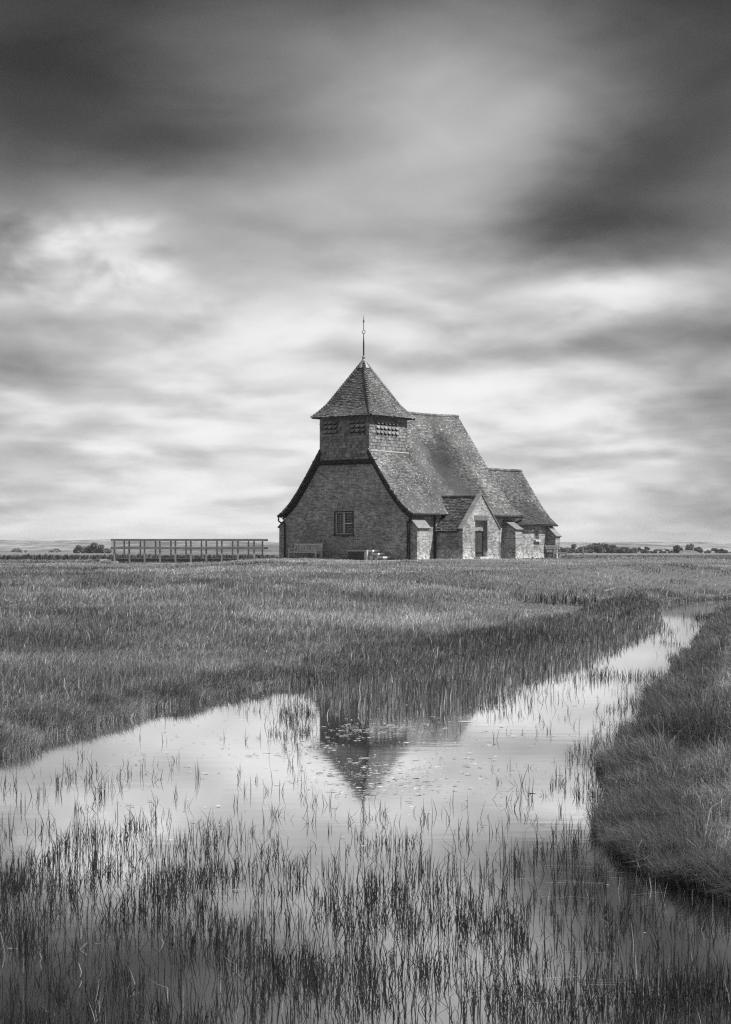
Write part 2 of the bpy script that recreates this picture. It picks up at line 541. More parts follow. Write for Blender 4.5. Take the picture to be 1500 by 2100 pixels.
m, N, out = mat_new("marsh_ground")
tcn = N.n('ShaderNodeTexCoord'); ob = tcn.outputs['Object']
n1 = N.noise(ob, .02, 6, .6); n2 = N.noise(ob, .35, 5, .65); n3 = N.noise(ob, 6, 4, .7)
v = N.m('MULTIPLY', tone_attr(N), N.mapr(n1, .3, .7, .75, 1.25))
v = N.m('MULTIPLY', v, N.mapr(n2, .3, .7, .8, 1.2))
v = N.m('MULTIPLY', v, N.mapr(n3, .3, .7, .75, 1.25))
principled(N, out, v, .95, .1, N.m('ADD', n3, n2), .8, .08)
M_GROUND = m

m, N, out = mat_new("hill_fields")
tcn = N.n('ShaderNodeTexCoord'); ob = tcn.outputs['Object']
mp = N.n('ShaderNodeMapping'); mp.inputs['Scale'].default_value = (1, .25, 6); N.link(ob, mp.inputs['Vector'])
n1 = N.noise(mp.outputs[0], .016, 5, .65); n2 = N.noise(mp.outputs[0], .09, 4, .7)
v = N.mapr(n1, .42, .58, .12, .26)
v = N.m('MULTIPLY', v, N.mapr(n2, .35, .65, .6, 1.35))
principled(N, out, v, .95, .1)
M_HILL = m

# ------------------------------------------------------------------ terrain
def wpt(pxx, pyy):                 # photo pixel on the water level -> world x, y
    d = CZ * F / (pyy - HZ)
    return ((pxx - 750) * d / F, d)
SHORE_L = [wpt(*p) for p in ((-100, 1578), (0, 1548), (120, 1505), (250, 1470), (450, 1431), (600, 1400), (800, 1392), (1000, 1366), (1150, 1334),
                             (1270, 1288), (1340, 1256), (1352, 1246), (1350, 1238), (1440, 1231), (1560, 1226))]
SHORE_R = [wpt(*p) for p in ((1575, 1234), (1482, 1244), (1466, 1272), (1432, 1325), (1390, 1378), (1345, 1425), (1322, 1500), (1262, 1575), (1236, 1640), (1228, 1695),
                             (1270, 1750), (1352, 1806), (1500, 1865), (1640, 1890))]
POLY = np.array([(-8, -12), (-7.5, 5), (-5, 11)] + SHORE_L + SHORE_R + [(3.2, 6.6), (7, 3), (8, -12)])
def seg_dist(x, y, P, closed=True):
    best = np.full(x.shape, 1e18)
    n = len(P)
    for i in range(n if closed else n - 1):
        a = P[i]; b = P[(i + 1) % n]
        ex, ey = b[0] - a[0], b[1] - a[1]
        L = ex * ex + ey * ey + 1e-12
        t = np.clip(((x - a[0]) * ex + (y - a[1]) * ey) / L, 0, 1)
        best = np.minimum(best, (x - a[0] - t * ex) ** 2 + (y - a[1] - t * ey) ** 2)
    return np.sqrt(best)
def inside(x, y, P):
    c = np.zeros(x.shape, bool)
    n = len(P)
    for i in range(n):
        x0, y0 = P[i]; x1, y1 = P[(i + 1) % n]
        k = ((y0 > y) != (y1 > y)) & (x < (x1 - x0) * (y - y0) / (y1 - y0 + 1e-15) + x0)
        c ^= k
    return c
def shore(x, y):                    # signed distance to the water's edge, + on land
    d = seg_dist(x, y, POLY)
    d = np.where(inside(x, y, POLY), -d, d)
    return d + (vnoise(x * 2.1, y * 2.1) - .5) * .26 + (vnoise(x * .6 + 9, y * .6) - .5) * .22
FY = [-40, 0, 18, 28, 38, 50, 62, 75, 88, 94, 103, 112, 122, 135, 160, 300, 1000, 3000, 9000]
FZ = [.3, .28, .25, .30, .42, .62, .80, .97, 1.10, 1.15, 1.17, 1.10, .90, .82, .80, .7, .4, .2, .2]
def right_bank(x, y):
    xs = np.interp(y, [p[1] for p in reversed(SHORE_R)], [p[0] for p in reversed(SHORE_R)])
    return (x > xs - .4) & (y < 50)
def ground_z(x, y):
    x = np.asarray(x, float); y = np.asarray(y, float)
    t = shore(x, y)
    f = np.interp(y, FY, FZ)
    f = f + (fbm(x * .2 + 40, y * .15) - .5) * .26 * sstep(1, 6, t) + (vnoise(x * .7, y * .7 + 3) - .5) * .07
    f = f - .22 * (1 - sstep(-9, -4.5, x)) * sstep(60, 92, y) * (1 - sstep(125, 160, y))
    rbk = right_bank(x, y)
    low = np.minimum(np.where(rbk, .15, .12), f)
    z = low * np.where(rbk, sstep(-.06, 2.2, t), sstep(-.06, .6, t)) + (f - low) * sstep(1.2, 10, t)
    z = z - 2.0 * sstep(4000, 4300, np.hypot(x, y)) * 0
    z = np.where(t < 0, -.45 * sstep(0, 1.6, -t) - .02, z)
    # the sunk ditch beside the right end of the stream, and the ditch the footbridge spans
    dd = seg_dist(x, y, DITCH, False)
    z = z - .42 * (1 - sstep(.2, .9, dd)) * sstep(0, 1, t)
    d2 = np.abs(y - 113.2 - .02 * x)
    z = z - 1.0 * (1 - sstep(1.0, 2.2, d2)) * (1 - sstep(-9.5, -5.2, x))
    return z
DITCH = np.array([wpt(1085, 1240), wpt(1180, 1243), wpt(1260, 1247)]) * .9
DITCH[:, 0] += 0
def hit(pxx, pyy, y0=12.0, y1=600.0):
    """first place where the sight line through a photo pixel meets the ground"""
    ys = np.geomspace(y0, y1, 1500)
    xs = (pxx - 750) / F * ys
    zs = CZ + (HZ - pyy) / F * ys
    g = np.maximum(ground_z(xs, ys), 0)
    k = np.argmax(zs <= g)
    return float(xs[k]), float(ys[k]), float(g[k])

# local ditch: put it where the photo shows the dark cut bank
_y = 46.0
DITCH = np.array([((1108 - 750) / F * 51.5, 51.5), ((1180 - 750) / F * 51.0, 51.0), ((1262 - 750) / F * 50.0, 50.0)])

rr = np.concatenate([np.geomspace(.5, 6, 14), np.geomspace(6.2, 30, 330), np.geomspace(30.3, 140, 130), np.geomspace(145, 4200, 60)])
ang = np.concatenate([np.linspace(-180, -26, 40), np.linspace(-24, 24, 361), np.linspace(26, 180, 40)])
aa, RR = np.meshgrid(np.radians(ang), rr)
gx = RR * np.sin(aa); gy = RR * np.cos(aa)
gz = ground_z(gx, gy)
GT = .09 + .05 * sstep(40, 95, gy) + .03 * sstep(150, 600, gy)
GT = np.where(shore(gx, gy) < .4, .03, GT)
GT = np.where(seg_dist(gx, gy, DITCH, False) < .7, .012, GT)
nr, na = gx.shape
idx = np.arange(nr * na).reshape(nr, na)
q = np.stack([idx[:-1, :-1], idx[:-1, 1:], idx[1:, 1:], idx[1:, :-1]], -1).reshape(-1, 4)
q = q[:, ::-1]
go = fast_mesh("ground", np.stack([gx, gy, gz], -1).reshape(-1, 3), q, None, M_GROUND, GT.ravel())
go.data.polygons.foreach_set('use_smooth', np.ones(len(q), bool))
tag(go, "grassy marsh ground rising gently to the church", "ground", kind='structure')

wm = MB()
wm.face([(-30, -14, 0), (30, -14, 0), (30, 66, 0), (-30, 66, 0)], (0, 0, 1))
wo_ = wm.build("water", M_WATER)
tag(wo_, "still shallow marsh water reflecting the church and sky", "water", kind='structure')

# ------------------------------------------------------------------ hills on the skyline
def hill(d0, depth, xs, topf, name, label):
    vs = []; rows = 7
    for j in range(rows):
        t = j / (rows - 1)
        prof = math.sin(t * math.pi / 2) ** 1.3
        for x in xs:
            vs.append((x, d0 + depth * t, -1 + (topf(x, t) + 1) * prof))
    for x in xs: vs.append((x, d0 + depth * 1.8, -2))
    rows += 1
    n = len(xs)
    ix = np.arange(rows * n).reshape(rows, n)
    q = np.stack([ix[:-1, :-1], ix[:-1, 1:], ix[1:, 1:], ix[1:, :-1]], -1).reshape(-1, 4)
    o = fast_mesh(name, np.array(vs), q, None, M_HILL)
    o.data.polygons.foreach_set('use_smooth', np.ones(len(q), bool))
    return tag(o, label, "hills", kind='structure')
xs = np.linspace(-1200, 1200, 420)
def top_near(x, t):
    p = x / 1400 * F + 750
    y = np.interp(p, [-800, 0, 100, 230, 330, 560, 1150, 1300, 1500, 2300], [1111, 1113, 1114, 1114, 1116, 1117, 1117, 1117, 1119, 1117])
    z = CZ + (HZ - y) * 1400 / F
    return z + (float(vnoise(x * .05, 3.3)) - .5) * 1.0 + (float(vnoise(x * .2, 8.3)) - .5) * .8
hill(1000, 400, xs, top_near, "hills", "low wooded rise across the far marsh")
xs2 = np.linspace(-1800, 1800, 420)
def top_far(x, t):
    p = x / 2100 * F + 750
    y = np.interp(p, [-800, 0, 100, 240, 330, 560, 1150, 1250, 1400, 1500, 2300], [1106, 1107, 1109, 1106, 1110, 1112, 1113, 1113, 1112, 1115, 1112])
    z = CZ + (HZ - y) * 2100 / F
    return z + (float(vnoise(x * .035, 1.3)) - .5) * 1.6 + (float(vnoise(x * .15, 6.3)) - .5) * 1.2
hill(1650, 450, xs2, top_far, "hills", "pale far hills along the horizon")

# ------------------------------------------------------------------ the church
A = R(36.5)
CX, CY = 2.2 - 4.05 * math.cos(A), 95 + 4.05 * math.sin(A)
GZ = 1.15
church = empty("church", (CX, CY, GZ), -A)
tag(church, "small brick marsh church with steep tiled roofs and a shingled bell tower", "church")
# local frame: x = south (towards the lit side), y = east along the nave, z up
NW = 4.05
PROF = [(4.38, 2.40), (4.0, 2.68), (3.6, 3.05), (3.1, 3.65), (2.5, 4.50), (1.72, 5.65), (0.0, 8.17)]    # half width, height
CPROF = [(2.55, 2.00), (2.3, 2.18), (2.0, 2.48), (1.6, 2.98), (0.0, 5.28)]
def prof_z(P, x):
    x = abs(x)
    return float(np.interp(x, [p[0] for p in reversed(P)], [p[1] for p in reversed(P)]))

def wall(mb, o, d, n, x0, x1, zb, topf, holes=(), breaks=(), depth=.2, tone=1.0):
    """wall of columns along direction d from o; holes (x0, x1, z0, z1) get reveals of the given depth"""
    o = Vector(o); d = Vector(d); n = Vector(n)
    xs = sorted(set([x0, x1] + [b for b in breaks if x0 < b < x1] + [h[0] for h in holes] + [h[1] for h in holes]))
    P = lambda x, z: o + d * x + Vector((0, 0, z))
    for a, b in zip(xs, xs[1:]):
        hs = [h for h in holes if h[0] <= a + 1e-6 and h[1] >= b - 1e-6]
        za, zc = topf(a), topf(b)
        if not hs:
            mb.face([P(a, zb), P(b, zb), P(b, zc), P(a, za)], n, tone)
        else:
            h = hs[0]
            if h[2] > zb + 1e-4: mb.face([P(a, zb), P(b, zb), P(b, h[2]), P(a, h[2])], n, tone)
            mb.face([P(a, h[3]), P(b, h[3]), P(b, zc), P(a, za)], n, tone)
    for h in holes:
        i = -n * depth
        c = [P(h[0], h[2]), P(h[1], h[2]), P(h[1], h[3]), P(h[0], h[3])]
        mb.face([c[0], c[0] + i, c[3] + i, c[3]], d, tone)
        mb.face([c[1], c[1] + i, c[2] + i, c[2]], -d, tone)
        mb.face([c[2], c[2] + i, c[3] + i, c[3]], (0, 0, -1), tone)
        mb.face([c[0], c[0] + i, c[1] + i, c[1]], (0, 0, 1), tone)

BR = [s * p[0] for p in PROF for s in (-1, 1)]
# west gable
WX0, WX1, WZ0, WZ1 = -.67 + 0, .49, 1.33, 2.49      # west window in local x
mb = MB()
wall(mb, (0, 0, 0), (1, 0, 0), (0, -1, 0), -NW, NW, -.5, lambda x: min(prof_z(PROF, x) - .06, 5.2), [(WX0, WX1, WZ0, WZ1)], BR + [-2.03, 2.03], .14)
mb.build("west_wall", M_WEST, church)
mb = MB()
wall(mb, (NW, 0, 0), (0, 1, 0), (1, 0, 0), 0, 10.3, -.5, lambda x: 2.55, [(3.55, 4.80, -.4, 2.05)], (), .12)
mb.build("south_wall", M_SOUTH, church)
mb = MB()
wall(mb, (-NW, 0, 0), (0, 1, 0), (-1, 0, 0), 0, 10.3, -.5, lambda x: 2.55)
wall(mb, (0, 10.3, 0), (1, 0, 0), (0, 1, 0), -NW, NW, -.5, lambda x: prof_z(PROF, x) - .06, (), BR)
mb.build("north_and_east_wall", M_WEST, church)

# ---- roofs with real courses of tiles
def tile_plane(mb, pos, nrm, arange, length, gauge, width, thick, jit=.016, tone=(.55, 1.45), a_axis=None, under=.10, skip=None):
    """pos(a, b): point at a along the eaves, b up the slope; arange(b): extent along the eaves"""
    nb = max(1, int(round(length / gauge)))
    gauge = length / nb
    for i in range(nb):
        b0 = i * gauge
        b1 = min(length, b0 + gauge * 1.15)
        a0, a1 = arange(b0); c0, c1 = arange(min(length, b0 + gauge))
        a = a0 - (width * .5 if i % 2 else 0) + random.uniform(-.03, .03)
        sag = random.uniform(-.006, .006)
        while a < a1:
            l = max(a, a0); r = min(a + width * .96, a1)
            a += width
            if r - l < width * .2: continue
            lt = min(max(l, c0), c1); rt = min(max(r, c0), c1)
            if skip and skip((l + r) / 2, b0): continue
            n = nrm(b0)
            up = thick * random.uniform(.8, 1.35) + (random.random() < .06) * thick * .8
            dl = random.uniform(-jit, jit) + sag
            t = random.uniform(*tone)
            if random.random() < .06: t *= random.choice((.55, 1.5))
            p0 = pos(l, b0 + dl) + n * up; p1 = pos(r, b0 + dl + random.uniform(-jit, jit) * .6) + n * up * random.uniform(.9, 1.1)
            q0 = pos(lt, b1) + n * thick * .15; q1 = pos(rt, b1) + n * thick * .15
            mb.face([p0, p1, q1, q0], n, t)
            e0 = p0 - n * (up + .02); e1 = p1 - n * (up + .02)
            dn = pos((l + r) / 2, b0 - .1) - pos((l + r) / 2, b0)
            mb.face([p0, p1, e1, e0], dn, t * .9)
            ax = (p1 - p0)
            mb.face([p0, e0, q0], -ax, t * .85)
            mb.face([p1, e1, q1], ax, t * .85)
    # the boarding under the tiles, closed at its edges
    m = 40
    prev = None
    for i in range(m + 1):
        b = length * i / m
        a0, a1 = arange(b); n = nrm(min(b, length * .999))
        row = [pos(a0, b), pos(a1, b), pos(a1, b) - n * under, pos(a0, b) - n * under]
        if prev:
            mb.face([prev[0], prev[1], row[1], row[0]], n, .6)
            mb.face([prev[3], prev[2], row[2], row[3]], -n, .35)
            mb.face([prev[1], prev[2], row[2], row[1]], row[1] - row[0], .5)
            mb.face([prev[0], prev[3], row[3], row[0]], row[0] - row[1], .5)
        else:
            mb.face(row, pos(0, -.1) - pos(0, 0), .4)
        prev = row

def curve(P):
    """arc-length parametrised eaves-to-ridge profile: s(b) -> (half width, height), and normals"""
    d = [0]
    for a, b in zip(P, P[1:]):
        d.append(d[-1] + math.hypot(b[0] - a[0], b[1] - a[1]))
    L = d[-1]
    def at(b):
        x = float(np.interp(b, d, [p[0] for p in P])); z = float(np.interp(b, d, [p[1] for p in P]))
        if b < 0:
            e = Vector((P[0][0] - P[1][0], P[0][1] - P[1][1])).normalized() * (-b); x += e.x; z += e.y
        return x, z
    def nor(b):
        x0, z0 = at(max(0, b - .12)); x1, z1 = at(min(L, b + .12))
        t = Vector((x1 - x0, z1 - z0)).normalized()
        return Vector((-t.y * -1, -t.x)) if False else Vector((t.y, -t.x))
    return at, nor, L

def gable_roof(mb, P, y0, y1, gauge, width, thick, cut=None, droop=0.0):
    at, nor, L = curve(P)
    ym = (y0 + y1) / 2
    for sg in (1, -1):
        def pos(a, b, sg=sg):
            x, z = at(b)
            sag = droop * math.sin(min(1, max(0, (a - y0) / (y1 - y0))) * math.pi) * (.4 + .6 * b / L)
            sag += .022 * math.sin(a * 1.1 + b * .7) + .012 * math.sin(a * 2.7 - b * 1.3 + 1)
            return Vector((sg * x, a, z - sag))
        def nrm(b, sg=sg):
            n = nor(b); return Vector((sg * abs(n.x), 0, abs(n.y)))
        tile_plane(mb, pos, nrm, (lambda b: (y0, y1) if cut is None or at(max(0, b))[0] > cut[0] else (cut[1], y1)), L, gauge, width, thick)
    # half-round ridge tiles
    if cut: y0 = cut[1]
    n = int((y1 - y0) / .33)
    zr = P[-1][1]
    for i in range(n):
        a = y0 + (y1 - y0) * i / n; b = y0 + (y1 - y0) * (i + 1) / n - .012
        t = random.uniform(.6, 1.25); dz = random.uniform(-.008, .008) - droop * math.sin((a - y0) / (y1 - y0) * math.pi)
        pts = [(math.cos(k * math.pi / 6) * .12, math.sin(k * math.pi / 6) * .10) for k in range(-1, 8)]
        for (xa, za), (xb, zb) in zip(pts, pts[1:]):
            mb.face([(xa, a, zr - .03 + za + dz), (xb, a, zr - .03 + zb + dz), (xb, b, zr - .03 + zb + dz), (xa, b, zr - .03 + za + dz)],
                    ((xa + xb), 0, za + zb + .01), t)

mb = MB()
gable_roof(mb, PROF, -.20, 10.62, .105, .17, .02, cut=(1.58, 3.0), droop=.11)
mb.build("nave_roof", M_TILE, church)

# bargeboards under the verge, gutter brackets
def verge(sign, y, w, t, off):
    m = MB()
    at, nor, L = curve(PROF)
    N_ = 16; prev = None
    for i in range(N_ + 1):
        b = (L - math.hypot(1.60, 8.17 - 5.65) * .99) * i / N_
        x, z = at(b); n = nor(b); n = Vector((abs(n.x), abs(n.y)))
        hi = (x - n.x * off, z - n.y * off); lo = (x - n.x * (off + w), z - n.y * (off + w))
        row = [Vector((sign * hi[0], y, hi[1])), Vector((sign * lo[0], y, lo[1])), Vector((sign * lo[0], y + t, lo[1])), Vector((sign * hi[0], y + t, hi[1]))]
        if prev:
            m.face([prev[0], prev[1], row[1], row[0]], (0, -1, 0))
            m.face([prev[3], prev[2], row[2], row[3]], (0, 1, 0))
            m.face([prev[1], prev[2], row[2], row[1]], (0, 0, -1))
        else:
            m.face(row, (sign, 0, -1))
        prev = row
    return m
for sg in (1, -1):
    verge(sg, -.16, .13, .05, .105).build("bargeboard", M_DARKWOOD, church)
    verge(sg, -.07, .10, .065, .24).build("bargeboard", M_DARKWOOD, church)

# ---- bell tower (straddles the west end of the ridge)
TX, TY0, TY1, TZ1 = 1.62, -.10, 3.32, 7.62
mb = MB()
# inner core
for (o, d, n, L_) in (((-TX, TY0 + .03, 0), (1, 0, 0), (0, -1, 0), 2 * TX), ((TX - .03, TY0, 0), (0, 1, 0), (1, 0, 0), TY1 - TY0),
                      ((-TX + .03, TY0, 0), (0, 1, 0), (-1, 0, 0), TY1 - TY0), ((-TX, TY1 - .03, 0), (1, 0, 0), (0, 1, 0), 2 * TX)):
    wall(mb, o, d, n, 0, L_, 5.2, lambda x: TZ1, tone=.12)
LV = {'w': [(-1.36, -.43, 6.62, 7.32), (.42, 1.42, 6.62, 7.32)], 's': [(.50, 2.52, 6.55, 7.30)]}
def in_louvre(face, a, z):
    return any(l[0] - .02 < a < l[1] + .02 and l[2] - .07 < z < l[3] for l in LV.get(face, ()))
def shingle_face(face, org, d, n, L_, z0):
    org = Vector(org); d = Vector(d); n = Vector(n)
    pos = lambda a, b: org + d * a + Vector((0, 0, z0 + b))
    tile_plane(mb, pos, lambda b: n, lambda b: (0, L_), TZ1 - z0, .165, .145, .022, .012, (.6, 1.35), under=.02,
               skip=lambda a, b: in_louvre(face, a + (-TX if face == 'w' else TY0), z0 + b))
shingle_face('w', (-TX, TY0, 0), (1, 0, 0), (0, -1, 0), 2 * TX, 5.22)
shingle_face('s', (TX, TY0, 0), (0, 1, 0), (1, 0, 0), TY1 - TY0, 5.3)
shingle_face('n', (-TX, TY0, 0), (0, 1, 0), (-1, 0, 0), TY1 - TY0, 5.3)
shingle_face('e', (-TX, TY1, 0), (1, 0, 0), (0, 1, 0), 2 * TX, 7.0)
tower = mb.build("bell_tower", M_SHIN, church)
# louvres: rows of out-tilted round-bottomed tabs over a board darkened for the shade inside
def louvre(face, l, cols, rows=3):
    m = MB()
    if face == 'w': P = lambda a, o, z: Vector((a, TY0 - o, z)); nn = Vector((0, -1, 0))
    else: P = lambda a, o, z: Vector((TX + o, a, z)); nn = Vector((1, 0, 0))
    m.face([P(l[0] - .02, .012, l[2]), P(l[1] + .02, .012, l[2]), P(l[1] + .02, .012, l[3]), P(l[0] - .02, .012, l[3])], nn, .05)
    cw = (l[1] - l[0]) / cols; rh = (l[3] - l[2]) / rows
    for r in range(rows):
        for c in range(cols):
            a0 = l[0] + c * cw + cw * .03; a1 = a0 + cw * .80
            zt = l[3] - r * rh; zb = zt - rh * .62
            t = random.uniform(.8, 1.4)
            k = 7
            bot = [(a0 + (a1 - a0) * i / k, zb + rh * .26 * (1 - math.sin(math.pi * i / k)) - rh * .16) for i in range(k + 1)]
            tilt = lambda z: .02 + (zt - z) / rh * .10
            front = [P(a0, tilt(zt), zt), P(a1, tilt(zt), zt)] + [P(a, tilt(z), z) for a, z in reversed(bot)]
            m.face(front, nn, t)
            for (ax, za), (bx, zb_) in zip(bot, bot[1:]):
                m.face([P(ax, tilt(za), za), P(bx, tilt(zb_), zb_), P(bx, tilt(zb_) - .03, zb_), P(ax, tilt(za) - .03, za)], (0, 0, -1), .3)
        # posts between the columns
    for c in range(cols + 1):
        a = l[0] + c * cw - cw * .08
        m.box(P(a, .02, (l[2] + l[3]) / 2), (cw * .13, .03, l[3] - l[2]) if face == 'w' else (.03, cw * .13, l[3] - l[2]), .8)
    m.build("louvre", M_SHIN, tower)
for l in LV['w']: louvre('w', l, 3)
louvre('s', LV['s'][0], 6)
# beam across the gable under the shingles
mb = MB()
mb.box((0, -.10, 5.14), (2 * 2.06, .2, .15)); mb.box((0, -.12, 5.225), (2 * 1.80, .25, .03)); mb.box((0, -.07, 5.02), (2 * 2.1, .12, .08))
mb.build("collar_beam", M_DARKWOOD, church)
# pale mortar fillet where the tower meets the roof
mb = MB()
for sg in (1, -1):
    mb.bar((sg * (TX + .07), TY0 - .02, 5.70), (sg * (TX + .07), TY1, 5.68), .10, .05)
mb.build("flashing", M_FLASH, tower)
# pyramid roof with bell-cast eaves
HX = TX + .34; HYc = (TY0 + TY1) / 2; HY = (TY1 - TY0) / 2 + .32
TP = [(1.0, 7.52), (.86, 7.80), (.70, 8.20), (0.0, 10.62)]     # fraction of half width, height
at, nor, TL = curve([(p[0] * HX, p[1]) for p in TP])
mb = MB()
for k in range(4):
    ang_ = k * math.pi / 2
    hx, hy = (HX, HY) if k % 2 == 0 else (HY, HX)     # outward half extent, along half extent
    at, nor, TL = curve([(p[0] * hx, p[1]) for p in TP])
    rot = Matrix.Rotation(ang_, 3, 'Z')
    c0 = Vector((0, HYc, 0))
    def pos(a, b, at=at, rot=rot):
        x, z = at(b); return c0 + rot @ Vector((x, a, z))
    def nrm(b, nor=nor, rot=rot):
        n = nor(b); return rot @ Vector((abs(n.x), 0, abs(n.y)))
    def ar(b, at=at, hx=hx, hy=hy):
        w = at(max(0, b))[0] / hx * hy; return (-w, w)
    tile_plane(mb, pos, nrm, ar, TL, .11, .16, .022, .01, (.7, 1.3))
# bonnet hips
for sx in (1, -1):
    for sy in (1, -1):
        n_ = 28
        at, nor, TL = curve([(p[0], p[1] * 1) for p in TP])
        for i in range(n_):
            f0 = i / n_; f1 = (i + 1.25) / n_
            def hp(f):
                z = 7.52 + (10.62 - 7.52) * f
                w = float(np.interp(z, [p[1] for p in TP], [p[0] for p in TP]))
                return Vector((sx * w * HX, HYc + sy * w * HY, z))
            p0 = hp(f0); p1 = hp(min(1, f1))
            ax = (p1 - p0).normalized()
            side = Vector((-ax.y, ax.x, 0)).normalized()
            upv = side.cross(ax); upv = upv if upv.z > 0 else -upv
            t = random.uniform(.8, 1.5)
            r0, r1 = .115, .085
            A0 = [p0 + side * r0 - upv * .03, p0 + side * r0 * .6 + upv * .055, p0 + upv * .09, p0 - side * r0 * .6 + upv * .055, p0 - side * r0 - upv * .03]
            B0 = [p1 + side * r1 - upv * .05, p1 + side * r1 * .6 + upv * .01, p1 + upv * .03, p1 - side * r1 * .6 + upv * .01, p1 - side * r1 - upv * .05]
            for j in range(4):
                mb.face([A0[j], A0[j + 1], B0[j + 1], B0[j]], upv, t)
            mb.face(A0, -ax, t * .6)
mb.build("tower_roof", M_TILE2, tower)
mb = MB()   # lead cap, rod, ring and tip
apx = Vector((0, HYc, 0))
prof = [(.25, 10.19), (.33, 10.18), (.30, 10.25), (.17, 10.47), (.09, 10.64), (.06, 10.70), (.10, 10.74), (.10, 10.80), (.04, 10.85)]
n_ = 12
for (r0, z0), (r1, z1) in zip(prof, prof[1:]):
    for k in range(n_):
        a0 = 2 * math.pi * k / n_; a1 = 2 * math.pi * (k + 1) / n_
        mb.face([apx + Vector((r0 * math.cos(a0), r0 * math.sin(a0), z0)), apx + Vector((r0 * math.cos(a1), r0 * math.sin(a1), z0)),
                 apx + Vector((r1 * math.cos(a1), r1 * math.sin(a1), z1)), apx + Vector((r1 * math.cos(a0), r1 * math.sin(a0), z1))],
                (math.cos((a0 + a1) / 2), math.sin((a0 + a1) / 2), .3), .8)
mb.build("lead_cap", M_LEAD, tower)
mb = MB()
mb.tube([apx + Vector((0, 0, z)) for z in (10.8, 10.95, 11.5, 11.9, 12.05)], [.045, .04, .04, .022, .02], 8)
mb.tube([apx + Vector((0, 0, z)) for z in (12.22, 12.6, 12.68, 12.72, 12.78, 13.0)], [.018, .018, .04, .04, .016, .006], 8)
wv = (Matrix.Rotation(A, 3, 'Z') @ Vector((1, 0, 0)))
ring = [apx + wv * (.075 * math.sin(2 * math.pi * k / 12)) + Vector((0, 0, 12.12 + .10 * math.cos(2 * math.pi * k / 12))) for k in range(13)]
mb.tube(ring, .018, 6)
mb.build("finial", M_IRON, tower)

# ---- west window
win = MB()
fy = .07
def fr_bar(x0, x1, z0, z1, t=1.0, y=fy, th=.07):
    win.box(((x0 + x1) / 2, y, (z0 + z1) / 2), (x1 - x0, th, z1 - z0), t)
mx_ = WX0 + (WX1 - WX0) * .48
fr_bar(WX0, WX1, WZ0, WZ0 + .05); fr_bar(WX0, WX1, WZ1 - .05, WZ1); fr_bar(WX0, WX0 + .06, WZ0 + .05, WZ1 - .05); fr_bar(WX1 - .06, WX1, WZ0 + .05, WZ1 - .05)
fr_bar(mx_ - .045, mx_ + .045, WZ0 + .05, WZ1 - .05, 1.05, fy - .005)
zt_ = WZ0 + (WZ1 - WZ0) * .49
fr_bar(mx_ + .045, WX1 - .06, zt_ - .03, zt_ + .03, 1.25)
wf = win.build("window", M_FRAME, church)
mb = MB()
mb.face([(WX0, .11, WZ0), (WX1, .11, WZ0), (WX1, .11, WZ1), (WX0, .11, WZ1)], (0, -1, 0))
mb.build("pane", M_GLASS, wf)
mb = MB()
for x0, x1, z0, z1, nx, nz in ((WX0 + .06, mx_ - .045, WZ0 + .05, WZ1 - .05, 4, 9), (mx_ + .045, WX1 - .06, WZ0 + .05, zt_ - .03, 4, 4), (mx_ + .045, WX1 - .06, zt_ + .03, WZ1 - .05, 4, 4)):
    for i in range(1, nx): mb.box((x0 + (x1 - x0) * i / nx, .095, (z0 + z1) / 2), (.014, .012, z1 - z0))
    for j in range(1, nz): mb.box(((x0 + x1) / 2, .093, z0 + (z1 - z0) * j / nz), (x1 - x0, .012, .014))
mb.build("glazing_bars", M_LEAD, wf)
mb = MB()
mb.box(((WX0 + WX1) / 2, -.02, WZ0 - .04), (WX1 - WX0 + .22, .16, .07))
mb.build("sill", M_DARKWOOD, wf)
mb = MB()
mb.box(((WX0 + WX1) / 2, -.015, WZ1 + .03), (WX1 - WX0 + .08, .05, .05)); mb.box((WX0 - .025, -.013, (WZ0 + WZ1) / 2), (.05, .046, WZ1 - WZ0)); mb.box((WX1 + .025, -.013, (WZ0 + WZ1) / 2), (.05, .046, WZ1 - WZ0))
mb.build("surround", M_DARKWOOD, wf)

# ---- porch
PX, PY0, PY1, PR = 5.80, 2.43, 5.90, 3.36
PC = (PY0 + PY1) / 2
PE = 1.62
def porch_top(y): return PR - .10 - abs(y - PC) * (PR - PE) / (PC - PY0)
def porch_front_top(y): return PR + .07 - abs(y - PC) * (PR - PE) / (PC - PY0)     # parapeted verge, a little above the tiles
mb = MB()
DY0, DY1 = 3.57, 4.76
wall(mb, (PX, 0, 0), (0, 1, 0), (1, 0, 0), PY0, PY1, -.5, porch_front_top, [(DY0, DY1, -.3, 2.05)], (PC,), .30)
wall(mb, (0, PY0, 0), (1, 0, 0), (0, -1, 0), NW, PX, -.5, lambda x: PE)
wall(mb, (0, PY1, 0), (1, 0, 0), (0, 1, 0), NW, PX, -.5, lambda x: PE)
# thickness behind the gable parapet
for s in (-1, 1):
    y_e = PC + s * (PC - PY0)
    mb.face([(PX, PC, porch_front_top(PC)), (PX, y_e, porch_front_top(y_e)), (PX - .22, y_e, porch_front_top(y_e)), (PX - .22, PC, porch_front_top(PC))], (0, s * .6, 1), 1.1)
wall(mb, (PX - .22, 0, 0), (0, 1, 0), (-1, 0, 0), PY0, PY1, 1.5, porch_front_top, (), (PC,))
